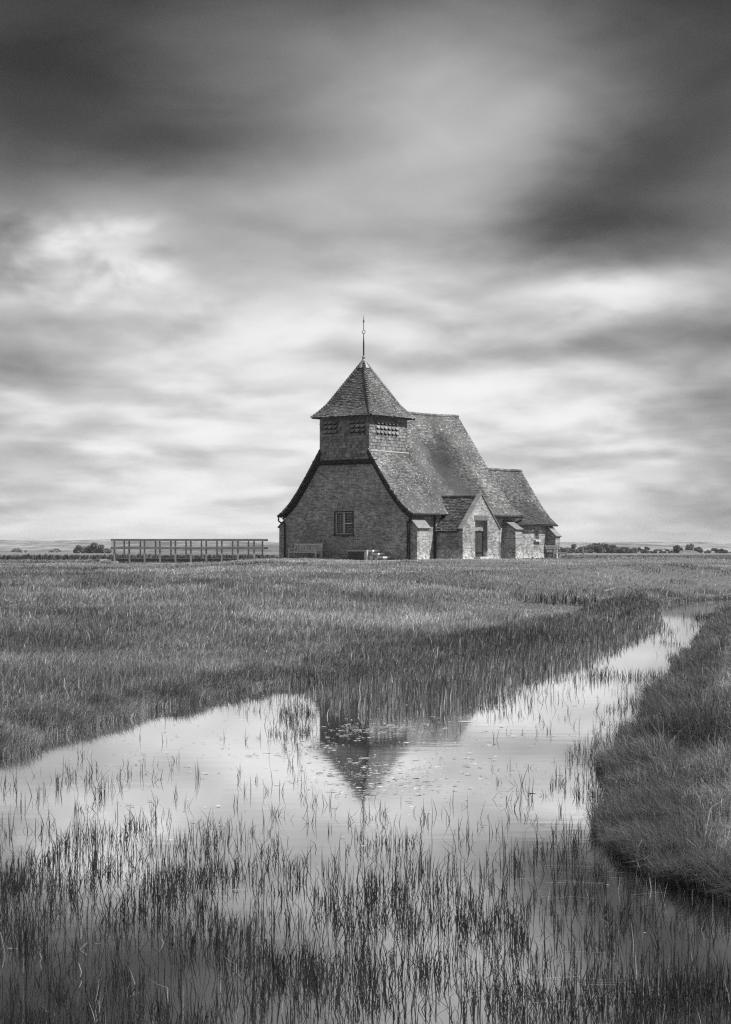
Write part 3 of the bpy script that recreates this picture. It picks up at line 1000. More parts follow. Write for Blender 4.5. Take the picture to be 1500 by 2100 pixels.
# corner piers (a little proud) and flared shoulders
for s in (-1, 1):
    y_e = PC + s * (PC - PY0)
    mb.box((PX - .11, y_e + s * .035, .50), (.28, .09, 2.0))
porch = mb.build("porch", M_SOUTH, church)
mb = MB()
sl_len = math.hypot(PC - PY0 + .14, (PR - PE) * (PC - PY0 + .14) / (PC - PY0))
run = PC - PY0 + .14; k_ = (PR - PE) / (PC - PY0)
for s in (-1, 1):
    dirv = Vector((0, -s * run, k_ * run)).normalized()
    nrmv = Vector((0, s * k_, 1)).normalized()
    base = Vector((0, PC + s * run, PR - k_ * run))
    pos = lambda a, b, base=base, dirv=dirv: base + dirv * b + Vector((a, 0, 0))
    def ar(b, base=base, dirv=dirv):
        p = base + dirv * b
        # runs back until it dives into the nave roof
        zz = p.z
        xr = float(np.interp(zz, [q_[1] for q_ in PROF], [q_[0] for q_ in PROF])) if zz > 2.4 else NW
        return (max(xr - .25, 0), PX - .22)
    tile_plane(mb, pos, lambda b, nrmv=nrmv: nrmv, ar, sl_len, .115, .17, .026, .02, (.5, 1.45))
n_ = 11
for i in range(n_):
    x0 = .70 + (PX - .22 - .70) * i / n_; x1 = .70 + (PX - .22 - .70) * (i + 1) / n_ - .012
    t = random.uniform(.9, 2.0)
    pts = [(math.cos(k * math.pi / 6) * .13, math.sin(k * math.pi / 6) * .10) for k in range(-1, 8)]
    for (ya, za), (yb, zb) in zip(pts, pts[1:]):
        mb.face([(x0, PC + ya, PR - .03 + za), (x0, PC + yb, PR - .03 + zb), (x1, PC + yb, PR - .03 + zb), (x1, PC + ya, PR - .03 + za)], (0, ya + yb, za + zb + .01), t)
mb.build("porch_roof", M_TILE4, porch)
mb = MB()     # verge copings of pale stone
for s in (-1, 1):
    for i in range(9):
        f0, f1 = i / 9, (i + .97) / 9
        ya, yb = PC + s * (PC - PY0 + .12) * f0, PC + s * (PC - PY0 + .12) * f1
        za, zb = porch_front_top(ya) + .025, porch_front_top(yb) + .025
        mb.bar((PX - .10, ya, za), (PX - .10, yb, zb), .30, .05, random.uniform(.75, 1.1), up=(0, 0, 1))
mb.build("verge_coping", M_CAP, porch)
mb = MB()     # flat arch of bricks on end over the door
for i in range(16):
    y = DY0 - .1 + (DY1 - DY0 + .2) * (i + .5) / 16
    mb.box((PX + .004, y, 2.19), (.02, .077, .26), random.uniform(.65, 1.05))
mb.build("lintel", M_CAP, porch)
mb = MB()
for i in range(7):
    y0 = DY0 + (DY1 - DY0) * i / 7; y1 = DY0 + (DY1 - DY0) * (i + 1) / 7
    mb.box((PX - .30 + random.uniform(-.004, .004), (y0 + y1) / 2, .93), (.05, y1 - y0 - .008, 2.24), random.uniform(.7, 1.25))
for z in (.35, 1.65): mb.box((PX - .27, (DY0 + DY1) / 2, z), (.012, DY1 - DY0 - .1, .07), .25)
door = mb.build("door", M_DOOR, porch)
mb = MB()
mb.tube([(PX - .25, DY0 + .14 + .05 * math.cos(k * math.pi / 4), 1.0 + .05 * math.sin(k * math.pi / 4)) for k in range(9)], .009, 6)
o_ = mb.build("door_handle", M_IRON, porch)
mb = MB()
mb.box((PX + .12, (DY0 + DY1) / 2 - .05, .08), (.5, DY1 - DY0 + .05, .14))
mb.build("doorstep", M_STEP, porch)

# ---- chancel
CW, CE = 2.3, 17.2
mb = MB()
wall(mb, (CW, 0, 0), (0, 1, 0), (1, 0, 0), 10.3, CE, -.5, lambda x: 2.1, [(15.27, 15.75, 1.10, 1.72)], (), .14)
wall(mb, (-CW, 0, 0), (0, 1, 0), (-1, 0, 0), 10.3, CE, -.5, lambda x: 2.1)
wall(mb, (0, CE, 0), (1, 0, 0), (0, 1, 0), -CW, CW, -.5, lambda x: prof_z(CPROF, x) - .05, (), [s * p[0] for p in CPROF for s in (-1, 1)])
chancel = mb.build("chancel", M_SOUTH, church)
mb = MB()
gable_roof(mb, CPROF, 10.3, CE + .28, .105, .17, .02, droop=.03)
mb.build("chancel_roof", M_TILE3, chancel)
mb = MB()
mb.box((CW - .10, 15.29, 1.41), (.06, .05, .62)); mb.box((CW - .10, 15.73, 1.41), (.06, .05, .62)); mb.box((CW - .10, 15.51, 1.70), (.06, .40, .04)); mb.box((CW - .10, 15.55, 1.41), (.05, .04, .58)); mb.box((CW - .10, 15.51, 1.12), (.06, .40, .04))
mb.face([(CW - .13, 15.27, 1.1), (CW - .13, 15.75, 1.1), (CW - .13, 15.75, 1.72), (CW - .13, 15.27, 1.72)], (1, 0, 0), .2)
mb.build("chancel_window", M_FRAME, chancel)
mb = MB(); mb.box((CW + .03, 15.51, 1.05), (.20, .60, .10)); mb.build("window_sill", M_STEP, chancel)

# ---- buttresses with sloping stone caps
def buttress(x0, y0, y1, out, zf, zt, mat, batter=.06, axis='x', sgn=1):
    m = MB(); c = MB()
    zb = -.5
    if axis == 'x':
        P = lambda o, a, z: Vector((x0 + sgn * o, a, z)); nO = Vector((sgn, 0, 0)); nA = Vector((0, 1, 0))
    ob = out + .02
    m.face([P(ob, y0, zb), P(ob, y1 - batter, zb), P(out, y1, zf), P(out, y0, zf)], nO)
    m.face([P(0, y0, zb), P(ob, y0, zb), P(out, y0, zf), P(0, y0, zt)], -nA)
    m.face([P(0, y1 - batter, zb), P(ob, y1 - batter, zb), P(out, y1, zf), P(0, y1, zt)], nA)
    b = m.build("buttress", mat, church)
    th = .075; ov = .05
    dv = Vector((out, zf - zt)).normalized()
    n2 = Vector((-dv.y, dv.x)); n2 = n2 if n2.y > 0 else -n2
    steps = 3
    for i in range(steps):
        f0 = i / steps * (1 + ov / out); f1 = (i + .985) / steps * (1 + ov / out)
        def q(f, up): 
            o = out * f + n2.x * up; z = zt + (zf - zt) * f + n2.y * up; return o, z
        pts0 = [q(f0, .003), q(f1, .003), q(f1, th + (steps - i) * .004), q(f0, th + (steps - i) * .004)]
        A_ = [P(o, y0 - ov, z) for o, z in pts0]; B_ = [P(o, y1 + ov, z) for o, z in pts0]
        t = random.uniform(.85, 1.15)
        c.face(A_, -nA, t); c.face(B_, nA, t)
        c.face([A_[3], A_[2], B_[2], B_[3]], (sgn * n2.x, 0, n2.y), t)
        c.face([A_[1], A_[2], B_[2], B_[1]], nO, t)
        c.face([A_[0], A_[1], B_[1], B_[0]], (0, 0, -1), t)
    c.build("buttress_cap", M_CAP, b)
buttress(NW, .03, 1.12, .52, 1.62, 2.16, M_SOUTH)
buttress(NW, 9.10, 9.82, .78, 1.60, 2.08, M_SOUTH, 0.0)
buttress(CW, 16.62, 17.15, .62, 1.30, 1.86, M_SOUTH, 0.0)
buttress(-NW, .06, .75, .48, 1.72, 2.12, M_WEST, 0.0, sgn=-1)
buttress(-NW, 9.1, 9.8, .6, 1.62, 2.12, M_WEST, 0.0, sgn=-1)

# ---- gutters and pipes
mb = MB(); mb.tube([(4.40, -.18, 2.33), (4.40, 2.36, 2.33)], .065, 8); mb.box((4.30, 1.1, 2.36), (.12, 2.5, .10)); mb.build("gutter", M_IRON, church)
mb = MB(); mb.tube([(4.40, 5.96, 2.33), (4.40, 10.55, 2.33)], .065, 8); mb.box((4.30, 8.25, 2.36), (.12, 4.5, .10)); mb.build("gutter", M_IRON, church)
mb = MB(); mb.tube([(-4.40, -.22, 2.33), (-4.40, 10.55, 2.33)], .065, 8); mb.tube([(-4.40, -.15, 2.30), (-4.42, -.14, 2.08), (-4.3, -.12, 1.98), (-4.12, -.10, 1.94), (-4.07, -.09, 1.88)], .045, 8); mb.build("gutter", M_IRON, church)
mb = MB(); mb.tube([(-4.05, -.07, 1.95), (-4.05, -.07, -.1)], .045, 8); mb.build("downpipe", M_IRON, church)
mb = MB()
mb.tube([(4.36, -.06, 2.30), (4.30, -.06, 2.18), (4.16, -.08, 2.05), (4.10, -.09, 1.9)], .07, 8)
mb.tube([(4.10, -.09, 1.95), (4.10, -.09, .05)], .085, 10)
for z in (1.9, 1.15, .4): mb.tube([(4.10, -.09, z), (4.10, -.09, z + .09)], .105, 10)
mb.build("downpipe", M_IRON, church)
mb = MB(); mb.tube([(4.12, 2.30, 2.3), (4.12, 2.30, .0)], .05, 8); mb.build("downpipe", M_IRON, church)
mb = MB(); mb.tube([(4.38, 10.5, 2.30), (4.36, 10.5, 2.16), (4.0, 10.45, 2.02), (3.4, 10.4, 1.95)], .05, 8); mb.build("downpipe", M_IRON, church)
mb = MB(); mb.tube([(2.58, 10.7, 1.94), (2.58, 17.45, 1.94)], .045, 8); mb.build("gutter", M_IRON, chancel)

CM = Matrix.Translation((CX, CY, GZ)) @ Matrix.Rotation(-A, 4, 'Z')
def cw(x, y, z=0.0):
    return CM @ Vector((x, y, z))
def gz1(x, y): return float(ground_z(np.array([x]), np.array([y]))[0])

# ------------------------------------------------------------------ benches
def bench(loc, rz, length, label, cat="bench", vertical=True, mat=M_GREYWOOD):
    b = empty("wooden_bench", loc, rz)
    tag(b, label, cat)
    b.scale = (1, 1, .82)
    L2 = length / 2
    # sits facing local -y
    m = MB()
    for i in range(4): m.box((0, -.28 + i * .135, .43), (length - .1, .115, .03), random.uniform(.85, 1.15))
    m.box((0, -.345, .39), (length - .1, .03, .07))
    m.build("seat", mat, b)
    m = MB()
    m.bar((-L2, .20, .90), (L2, .20, .90), .05, .10, 1.1); m.bar((-L2, .16, .50), (L2, .16, .50), .04, .06, 1)
    if vertical:
        n = int(length / .105)
        for i in range(n):
            x = -L2 + .09 + (length - .18) * i / (n - 1)
            m.bar((x, .16, .52), (x, .20, .86), .065, .02, random.uniform(.8, 1.2), up=(0, 1, 0))
    else:
        for z in (.60, .75): m.bar((-L2, .17, z), (L2, .17, z), .03, .11, random.uniform(.85, 1.1))
    m.build("backrest", mat, b)
    for s in (-1, 1):
        m = MB(); m.bar((s * (L2 - .03), -.33, -.25), (s * (L2 - .03), -.33, .62), .07, .07); m.build("leg", mat, b)
        m = MB(); m.bar((s * (L2 - .03), .17, -.25), (s * (L2 - .03), .155, .45), .07, .07); m.bar((s * (L2 - .03), .155, .45), (s * (L2 - .03), .215, 1.0), .07, .07, 1.1); m.build("leg", mat, b)
        m = MB(); m.bar((s * (L2 - .03), -.40, .645), (s * (L2 - .03), .17, .645), .10, .04, 1.1); m.build("armrest", mat, b)
        m = MB(); m.bar((s * (L2 - .03), -.33, .36), (s * (L2 - .03), .16, .36), .05, .08); m.build("side_rail", mat, b)
    return b
p = cw(-2.05, -.72)
bench((p.x, p.y, gz1(p.x, p.y) + .04), -A, 1.85, "weathered wooden bench with slatted back against the brick gable wall", mat=M_BENCH)
p = cw(3.25, 16.0)
bench((p.x, p.y, gz1(p.x, p.y) + .02), -A + R(90), 1.55, "weathered wooden bench at the far right corner of the church by the small chancel", vertical=False, mat=M_BENCH2)

# ------------------------------------------------------------------ stone chest and steps in front of the gable
p = cw(1.55, -.75)
zt = gz1(p.x, p.y) - .12
ch = empty("stone_chest", (p.x, p.y, zt), -A)
tag(ch, "low dark box-shaped stone chest with pale lid below the church window", "chest")
m = MB(); m.box((-.05, 0, .12), (1.05, .60, .84), .75); m.build("body", M_DARKSTONE, ch)
m = MB(); m.box((0, 0, .575), (1.30, .72, .07)); m.build("lid", M_STONE, ch)
m = MB(); m.box((.56, 0, .12), (.17, .64, .838)); m.build("end_slab", M_STEP, ch)
p = cw(2.62, -.60)
stp = empty("stone_steps", (p.x, p.y, gz1(p.x, p.y)), -A)
tag(stp, "short flight of worn pale stone steps beside the low chest", "steps")
for i, (x, w, z, h) in enumerate(((-.38, .36, .14, .80), (-.05, .34, .07, .62), (.28, .34, -.02, .44))):
    m = MB(); m.box((x, 0, z - .05), (w - .01, .52, h - .08), .62); m.box((x + .02, -.03, z - .05 + h / 2), (w + .05, .62, .09), 1.15, Matrix.Rotation(random.uniform(-.05, .05), 3, 'Z')); m.box((x + .1, -.28, z - .12), (w * .5, .06, h * .5), 1.2); m.build("step", M_STEP, stp)

# ------------------------------------------------------------------ footbridge
DB = 113.0
fb = empty("footbridge", ((385 - 750) / F * DB, DB, .82), R(0.8))
tag(fb, "long low timber footbridge with post and rail sides left of the church", "footbridge")
S = DB / F
LB = 312 * S
zrel = lambda yy: CZ + (HZ - yy) * S - .82
deck = zrel(1145)
m = MB()
for i in range(60):
    x = -LB / 2 + LB * (i + .5) / 60
    m.box((x, 1.1, deck - .03), (LB / 60 - .012, 2.1, .05), random.uniform(.7, 1.2))
m.build("deck", M_GREYWOOD, fb)
for yy in (.06, 2.14):
    m = MB(); m.bar((-LB / 2, yy, deck - .16), (LB / 2, yy, deck - .16), .10, .20, .35); m.build("beam", M_GREYWOOD, fb)
topz = zrel(1108)
POSTS = [236, 266.5, 298, 329, 360.5, 392, 424, 456, 488.5, 522]
for k, x_ in enumerate(POSTS):
    x = (x_ - 385.5) * S
    m = MB(); m.bar((x + random.uniform(-.02, .02), -.03, -.55), (x + random.uniform(-.015, .015), -.03, topz + random.uniform(-.01, .05)), .115, .10, random.uniform(.8, 1.1)); m.build("post", M_GREYWOOD, fb)
for k, x_ in enumerate([250, 283, 314, 345.5, 376.5, 408, 440, 472, 504.5, 533]):
    x = (x_ - 385.5) * S * (DB + 2.2) / DB + .0
    m = MB(); m.bar((x, 2.22, -.35), (x, 2.22, topz), .10, .09, random.uniform(.3, .42)); m.build("post", M_GREYWOOD, fb)
for yy, tn, e in ((-.11, .62, 0), (2.30, .35, .15)):
    m = MB(); m.bar((-LB / 2 - .02, yy, topz + .02), (LB / 2 + .02 + e, yy, topz + .02), .09, .13, tn); m.build("handrail", M_GREYWOOD, fb)
    m = MB(); m.bar((-LB / 2 - .02, yy, zrel(1124)), (LB / 2 + .02 + e, yy, zrel(1124)), .06, .13, tn); m.build("mid_rail", M_GREYWOOD, fb)
m = MB()
for i in range(190):
    x = -LB / 2 + LB * i / 189
    m.bar((x, .03, deck), (x, .03, topz - .05), .006, .006, .5)
for i in range(14):
    z = deck + (topz - .05 - deck) * i / 14
    m.bar((-LB / 2, .03, z), (LB / 2, .03, z), .005, .005, .5)
m.build("wire_mesh", M_IRON, fb)

# pale slab and stones at the bridge's left foot
x, y, z = hit(212, 1151)
m = MB(); m.box((0, 0, .06), (.62, .5, .18), 1.0, Matrix.Rotation(.3, 3, 'Z')); m.box((-.45, .1, .02), (.4, .3, .14), .8, Matrix.Rotation(-.4, 3, 'Z'))
o = m.build("stone_slab", M_STONE, None, (x, y, z)); tag(o, "pale broken stone slab lying in grass just left of the footbridge", "stone")
x, y, z = hit(234, 1155)
m = MB(); m.box((0, 0, .03), (.42, .3, .12), 1.0); m.box((.05, .02, .10), (.25, .2, .04), .8)
o = m.build("footing_stone", M_STONE, None, (x, y, z)); tag(o, "flat pale footing stone under the leftmost footbridge post", "stone")

# pale marker post right of the church
d_ = 125.0
mx0 = (1196.5 - 750) / F * d_
m = MB(); m.bar((0, 0, -.6), (0, 0, 1.65 + (HZ - 1121) * d_ / F - 1.0), .10, .10); m.bar((0, -.06, .35), (0, -.06, .55), .14, .02, 1.2)
o = m.build("marker_post", M_GREYWOOD, None, (mx0, d_, 1.0)); tag(o, "thin pale marker post standing in grass right of the church", "post")
# weathered plank across the ditch edge
x, y, z = hit(1250, 1217)
m = MB(); m.bar((-.20, -.14, .06), (.20, .15, .17), .08, .04); m.bar((-.24, -.12, .08), (.15, .18, .16), .04, .03, .7)
o = m.build("plank", M_GREYWOOD, None, (x, y, z)); tag(o, "weathered plank lying over the edge of the small ditch", "plank")

# ------------------------------------------------------------------ far barn
d_ = 700.0
bs = d_ / F
bx = (1411 - 750) * bs
zb_ = CZ + (HZ - 1142) * bs
barn = empty("barn", (bx, d_, zb_), R(12))
tag(barn, "low pale-roofed barn among the distant trees at right", "barn")
hw = 24 * bs; hd = 4.5; ez = (1142 - 1137) * bs; rz_ = (1142 - 1128.5) * bs
m = MB()
for (a, b) in (((-hw, -hd), (hw, -hd)), ((hw, -hd), (hw, hd)), ((hw, hd), (-hw, hd)), ((-hw, hd), (-hw, -hd))):
    m.face([(a[0], a[1], -1), (b[0], b[1], -1), (b[0], b[1], ez), (a[0], a[1], ez)], ((a[0] + b[0]), (a[1] + b[1]), 0))
m.build("wall", M_DARKWOOD, barn)
m = MB(); rx0 = hw * .25
e = [(-hw - .6, -hd - .5, ez - .1), (hw + .3, -hd - .5, ez - .1), (hw + .3, hd + .5, ez - .1), (-hw - .6, hd + .5, ez - .1)]
r0, r1 = (-rx0, 0, rz_), (hw * .55, 0, rz_)
m.face([e[0], e[1], r1, r0], (0, -1, 1)); m.face([e[2], e[3], r0, r1], (0, 1, 1)); m.face([e[1], e[2], r1], (1, 0, 1)); m.face([e[3], e[0], r0], (-1, 0, 1))
m.face(e, (0, 0, -1))
m.build("roof", mat_plain("grey_roof_sheet", .13, .8, .2, .3, .6), barn)

# ------------------------------------------------------------------ distant trees
def tree(pxx, top, wpx, base, d, label, narrow=False, tone=.05, group=None):
    s = d / F
    x = (pxx - 750) * s
    zb = .5
    zt = CZ + (HZ - top) * s
    H = (zt - zb) * 1.38; w = wpx * s * 1.4
    root = empty("tree", (x, d, zb))
    tag(root, label, "tree", group)
    m = MB()
    m.tube([(0, 0, -.4), (.05 * H, 0, H * .35), (.02 * H, .05, H * .75)], [.05 * H, .035 * H, .012 * H], 7)
    for k in range(4):
        a = random.uniform(0, 6.28)
        m.tube([(.04 * H, 0, H * (.28 + .08 * k)), (math.cos(a) * w * .25, math.sin(a) * w * .2, H * (.5 + .09 * k))], [.02 * H, .008 * H], 5)
    m.build("trunk", M_BARK, root)
    # clumps of leaves
    nc = 9 if narrow else max(14, int(wpx / 1.8))
    C_ = []
    for k in range(nc):
        u = random.uniform(-1, 1)
        top_ = (1 - (.12 if narrow else .5) * abs(u) ** 2.2) * random.uniform(.82, 1.0)
        r_ = random.uniform(.15, .27) * min(H, w * 1.2)
        hh = random.uniform(.12, 1.0) * (top_ * H - r_) 
        C_.append((u * w * (.32 if narrow else .46), random.uniform(-.35, .35) * w * .8, max(hh, r_ * .7), r_))
    nl = 130
    vs = []; tn = []
    for (cx_, cy_, cz_, r_) in C_:
        ct = tone * random.uniform(.65, 1.4)
        for i in range(nl):
            v = Vector((random.gauss(0, 1), random.gauss(0, 1), random.gauss(0, 1))).normalized() * r_ * random.random() ** .4
            c = Vector((cx_ + v.x * 1.2, cy_ + v.y, max(.05, cz_ + v.z * .85)))
            sz = random.uniform(.05, .11) * min(H, w) * .8
            a = Vector((random.gauss(0, 1), random.gauss(0, 1), random.gauss(0, 1))).normalized()
            b = a.orthogonal().normalized()
            vs += [c - a * sz - b * sz * .5, c + a * sz - b * sz * .5, c + a * sz * .8 + b * sz * .5, c - a * sz * .8 + b * sz * .5]
            tn += [ct * random.uniform(.6, 1.4)] * 4
    vs = np.array([tuple(v) for v in vs])
    o = fast_mesh("crown", vs, np.arange(len(vs)).reshape(-1, 4), None, M_LEAVES, np.array(tn))
    o.parent = root
    return root
G1 = "trees along the far right field edge"
T_R = [
    (1152, 1122, 26, "small dark tree just behind the bench at the church's right end"),
    (1174, 1118, 30, "rounded bush-like tree between the church and the marker post"),
    (1198, 1121, 26, "low tree directly behind the thin marker post"),
    (1229, 1113, 42, "tallest broad dark tree right of the marker post"),
    (1252, 1119, 34, "lower shoulder tree adjoining the tallest broad tree"),
    (1274, 1120, 36, "round-topped tree in the middle of the right-hand tree line"),
    (1300, 1122, 36, "wide low tree right of the round-topped one"),
    (1325, 1124, 32, "flat-topped low tree before the gap left of the barn"),
    (1357, 1126, 34, "loose pale tree halfway between the tree line and the barn"),
    (1376, 1128, 22, "small scrubby tree just left of the narrow upright tree"),
    (1414, 1118, 34, "dark tree rising behind the barn roof"),
    (1466, 1123, 34, "isolated round tree right of the barn"),
    (1496, 1131, 30, "lowest scrubby tree at the right edge of the picture"),
]
for i, (a, b, c, l) in enumerate(T_R):
    tree(a, b, c, 1138, random.uniform(620, 690) if i != 10 else 730, l, tone=random.uniform(.07, .10), group=G1)
tree(1388, 1120, 13, 1138, 640, "narrow upright tree left of the barn", True, .06, G1)
G2 = "bushes on the far left field"
tree(198, 1115, 36, 1133, 600, "large rounded bush left of the footbridge", False, .13, G2)
tree(163, 1118, 14, 1133, 620, "small bush left of the large rounded bush", False, .14, G2)
tree(38, 1124, 22, 1133, 900, "low faint bush in the field near the left edge", False, .16, G2)
tree(113, 1126, 18, 1133, 900, "low faint bush midway between the left edge and the rounded bush", False, .16, G2)

# ------------------------------------------------------------------ grass, rushes and reeds (numpy built)
def blades(name, x, y, z, h, w, tone, lean_dir, lean, mat, yaw=None, curl=1.0, segs=2):
    n = len(x)
    yaw = rng.uniform(0, math.pi, n) if yaw is None else yaw
    px_ = np.cos(yaw) * w / 2; py_ = np.sin(yaw) * w / 2
    lx = np.cos(lean_dir) * lean * h; ly = np.sin(lean_dir) * lean * h
    V = np.zeros((n, 5, 3))
    V[:, 0] = np.stack([x - px_, y - py_, z - .04], -1)
    V[:, 1] = np.stack([x + px_, y + py_, z - .04], -1)
    mx, my, mz = x + lx * .3, y + ly * .3, z + h * .58
    V[:, 2] = np.stack([mx - px_ * .8, my - py_ * .8, mz], -1)
    V[:, 3] = np.stack([mx + px_ * .8, my + py_ * .8, mz], -1)
    V[:, 4] = np.stack([x + lx, y + ly, z + h * np.sqrt(np.maximum(.15, 1 - np.minimum(lean, .95) ** 2 * .8))], -1)
    b = np.arange(n)[:, None] * 5
    Q = np.concatenate([b + 0, b + 1, b + 3, b + 2], 1)
    T = np.concatenate([b + 2, b + 3, b + 4], 1)
    tn = np.repeat(tone[:, None], 5, 1)
    return fast_mesh(name, V.reshape(-1, 3), Q, T, mat, tn.ravel())

def in_church(x, y, pad=.05):
    c, s = math.cos(-A), math.sin(-A)
    dx_ = x - CX; dy_ = y - CY
    lx = c * dx_ + s * dy_; ly = -s * dx_ + c * dy_
    nave = (np.abs(lx) < NW + pad) & (ly > -pad) & (ly < 10.3 + pad)
    cha = (np.abs(lx) < CW + pad) & (ly > 10) & (ly < CE + pad)
    por = (lx > 3) & (lx < PX + .45) & (ly > PY0 - pad) & (ly < PY1 + pad)
    return nave | cha | por

# dry and green field grass
N1 = 1300000
u = rng.random(N1)
k = .35
d0, d1 = 6.5, 135.0
dd = (d0 ** -k + u * (d1 ** -k - d0 ** -k)) ** (-1 / k)
azm = rng.uniform(R(-14.5), R(14.5), N1)
wide = rng.random(N1) < .27                     # the banks go on to both sides of the view
azm = np.where(wide, rng.choice([-1, 1], N1) * rng.uniform(R(14), R(36), N1), azm)
x = np.sin(azm) * dd; y = np.cos(azm) * dd
t = shore(x, y)
zone = np.array([wpt(*p) for p in ((606, 1416), (640, 1462), (760, 1472), (900, 1468), (1000, 1460), (1100, 1422), (1200, 1382), (1255, 1350), (1340, 1310), (1372, 1290), (1350, 1240),
                                   (1300, 1245), (1150, 1310), (1000, 1350), (800, 1395))])
keep = (t > .02) & ~in_church(x, y) & ~((np.abs(y - DB - 1.1) < 1.3) & (x > -15.7) & (x < -6.2))
x, y, t, dd = x[keep], y[keep], t[keep], dd[keep]
n = len(x)
rb = right_bank(x, y)
c1 = fbm(x * .22, y * .22, 3); c2 = fbm(x * .9 + 30, y * .5, 3); c3 = vnoise(x * 2.2, y * 1.6)
keep = rng.random(n) < np.clip(.35 + 1.2 * c2, 0, 1)
x, y, t, dd, rb, c1, c2, c3 = [q_[keep] for q_ in (x, y, t, dd, rb, c1, c2, c3)]
n = len(x)
z = ground_z(x, y)
wet = inside(x, y - 3.0, zone) | inside(x - .5, y - 6.0, zone) | inside(x, y, zone)      # rushy margin behind the reed zone
tus = sstep(.55, .78, vnoise(x * 1.1 + 60, y * .8)) * sstep(.45, .65, fbm(x * .16 + 5, y * .12 + 5, 2))     # tussocks
h = (.125 + .19 * tus) * (.45 + 1.1 * c3) * rng.uniform(.5, 1.3, n) * (1 + .5 * (c1 - .5))
flat = sstep(1.0, .55, np.hypot((x - 5.4) / 4.4, (y - 45.0) / 5.2)) * (t > 0)
h *= np.where(rb, .85, 1.0)
h *= 1 - .75 * flat
h *= np.where(rb, .45 + 1.7 * sstep(.35, .8, vnoise(x * 1.9 + 7, y * 1.4)) * (.5 + vnoise(x * 5, y * 4)), 1.0) * (1 - .68 * sstep(45, 86, dd))
h += np.where(wet, .08, 0)
h *= .45 + .55 * sstep(.1, 1.6, t)
w = np.maximum(.0035, .00030 * dd) * rng.uniform(.7, 1.4, n)
base_t = .255 + .05 * sstep(25, 70, dd) + .12 * sstep(75, 96, dd) * sstep(-14, -2, x)
base_t = np.where(rb, .06 + .20 * vnoise(x * 1.6 + 3, y * 1.1) * (.5 + vnoise(x * 5 + 2, y * 4)), base_t)  # right bank: darker plants, with lens falloff also put into their tone
base_t = np.where(wet, .15, base_t)
base_t *= 1 - .25 * sstep(-1.5, -4.5, x) * (dd < 30)  # lens falloff to the left put into the near blade tone
tone = base_t * (.2 + 1.6 * c1) * (1 - .45 * tus * ~rb) * np.clip(.5 + c2, .6, 1.5) * rng.lognormal(0, .32, n)
tone *= 1 + .35 * flat
pale = rng.random(n) < np.where(rb, .09, .05)
tone = np.where(pale, np.minimum(.6, tone * 2.6), tone)
ld = rng.normal(.15, 1.1, n) + (fbm(x * .35 + 80, y * .22, 2) - .5) * 5.0       # wind-laid in patches, mostly to the right
ln = np.clip(rng.normal(.55, .25, n) + .3 * (c2 - .5), .05, .95)
ld = np.where(rb, rng.normal(math.pi * .9, 1.5, n) + (vnoise(x * 1.4, y) - .5) * 4, ld)
ln = np.minimum(np.where(rb, ln * 1.25, ln), 1.1)
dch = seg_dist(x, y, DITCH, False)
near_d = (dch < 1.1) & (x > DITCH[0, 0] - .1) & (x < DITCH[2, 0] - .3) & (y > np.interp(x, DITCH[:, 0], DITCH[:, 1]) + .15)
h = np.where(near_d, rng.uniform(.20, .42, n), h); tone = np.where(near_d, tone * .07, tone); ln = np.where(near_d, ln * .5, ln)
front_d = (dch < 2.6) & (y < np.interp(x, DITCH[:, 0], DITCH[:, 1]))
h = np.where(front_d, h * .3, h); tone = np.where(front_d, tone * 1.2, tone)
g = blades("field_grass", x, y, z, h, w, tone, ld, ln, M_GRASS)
tag(g, "rough marsh grass covering the field and banks", "grass", kind='stuff')

# grass hanging over the water's edge
NB = 1500000
dd = (8.0 ** -.6 + rng.random(NB) * (60.0 ** -.6 - 8.0 ** -.6)) ** (-1 / .6)
azm = rng.uniform(R(-13), R(13), NB)
x = np.sin(azm) * dd; y = np.cos(azm) * dd
t0 = seg_dist(x, y, POLY)
keep = t0 < .75
x, y, dd = x[keep], y[keep], dd[keep]
t = shore(x, y)
keep = (t > -.03) & (t < .5) & ~inside(x, y, zone) & (rng.random(len(x)) < .75)
x, y, dd, t = x[keep], y[keep], dd[keep], t[keep]
n = len(x); print('fringe', n)
gxx = shore(x + .15, y) - shore(x - .15, y); gyy = shore(x, y + .15) - shore(x, y - .15)
h = rng.uniform(.05, .17, n) * (.5 + 1.0 * vnoise(x * 3, y * 3)) * np.where(right_bank(x, y), 1.2, 1)
ld = np.arctan2(-gyy, -gxx) + rng.normal(0, .8, n)
tone = np.where(right_bank(x, y), .12, .20) * rng.lognormal(0, .4, n) * (.6 + .8 * vnoise(x * 2, y * 2))  # right edge carries the same darker plants and painted falloff
g = blades('bank_grass', x, y, ground_z(x, y), h, np.maximum(.0035, .00032 * dd) * rng.uniform(.7, 1.4, n), tone, ld, np.clip(rng.normal(.6, .35, n), .05, 1.2), M_GRASS)
tag(g, 'ragged grass hanging over the edge of the water', 'grass', kind='stuff')

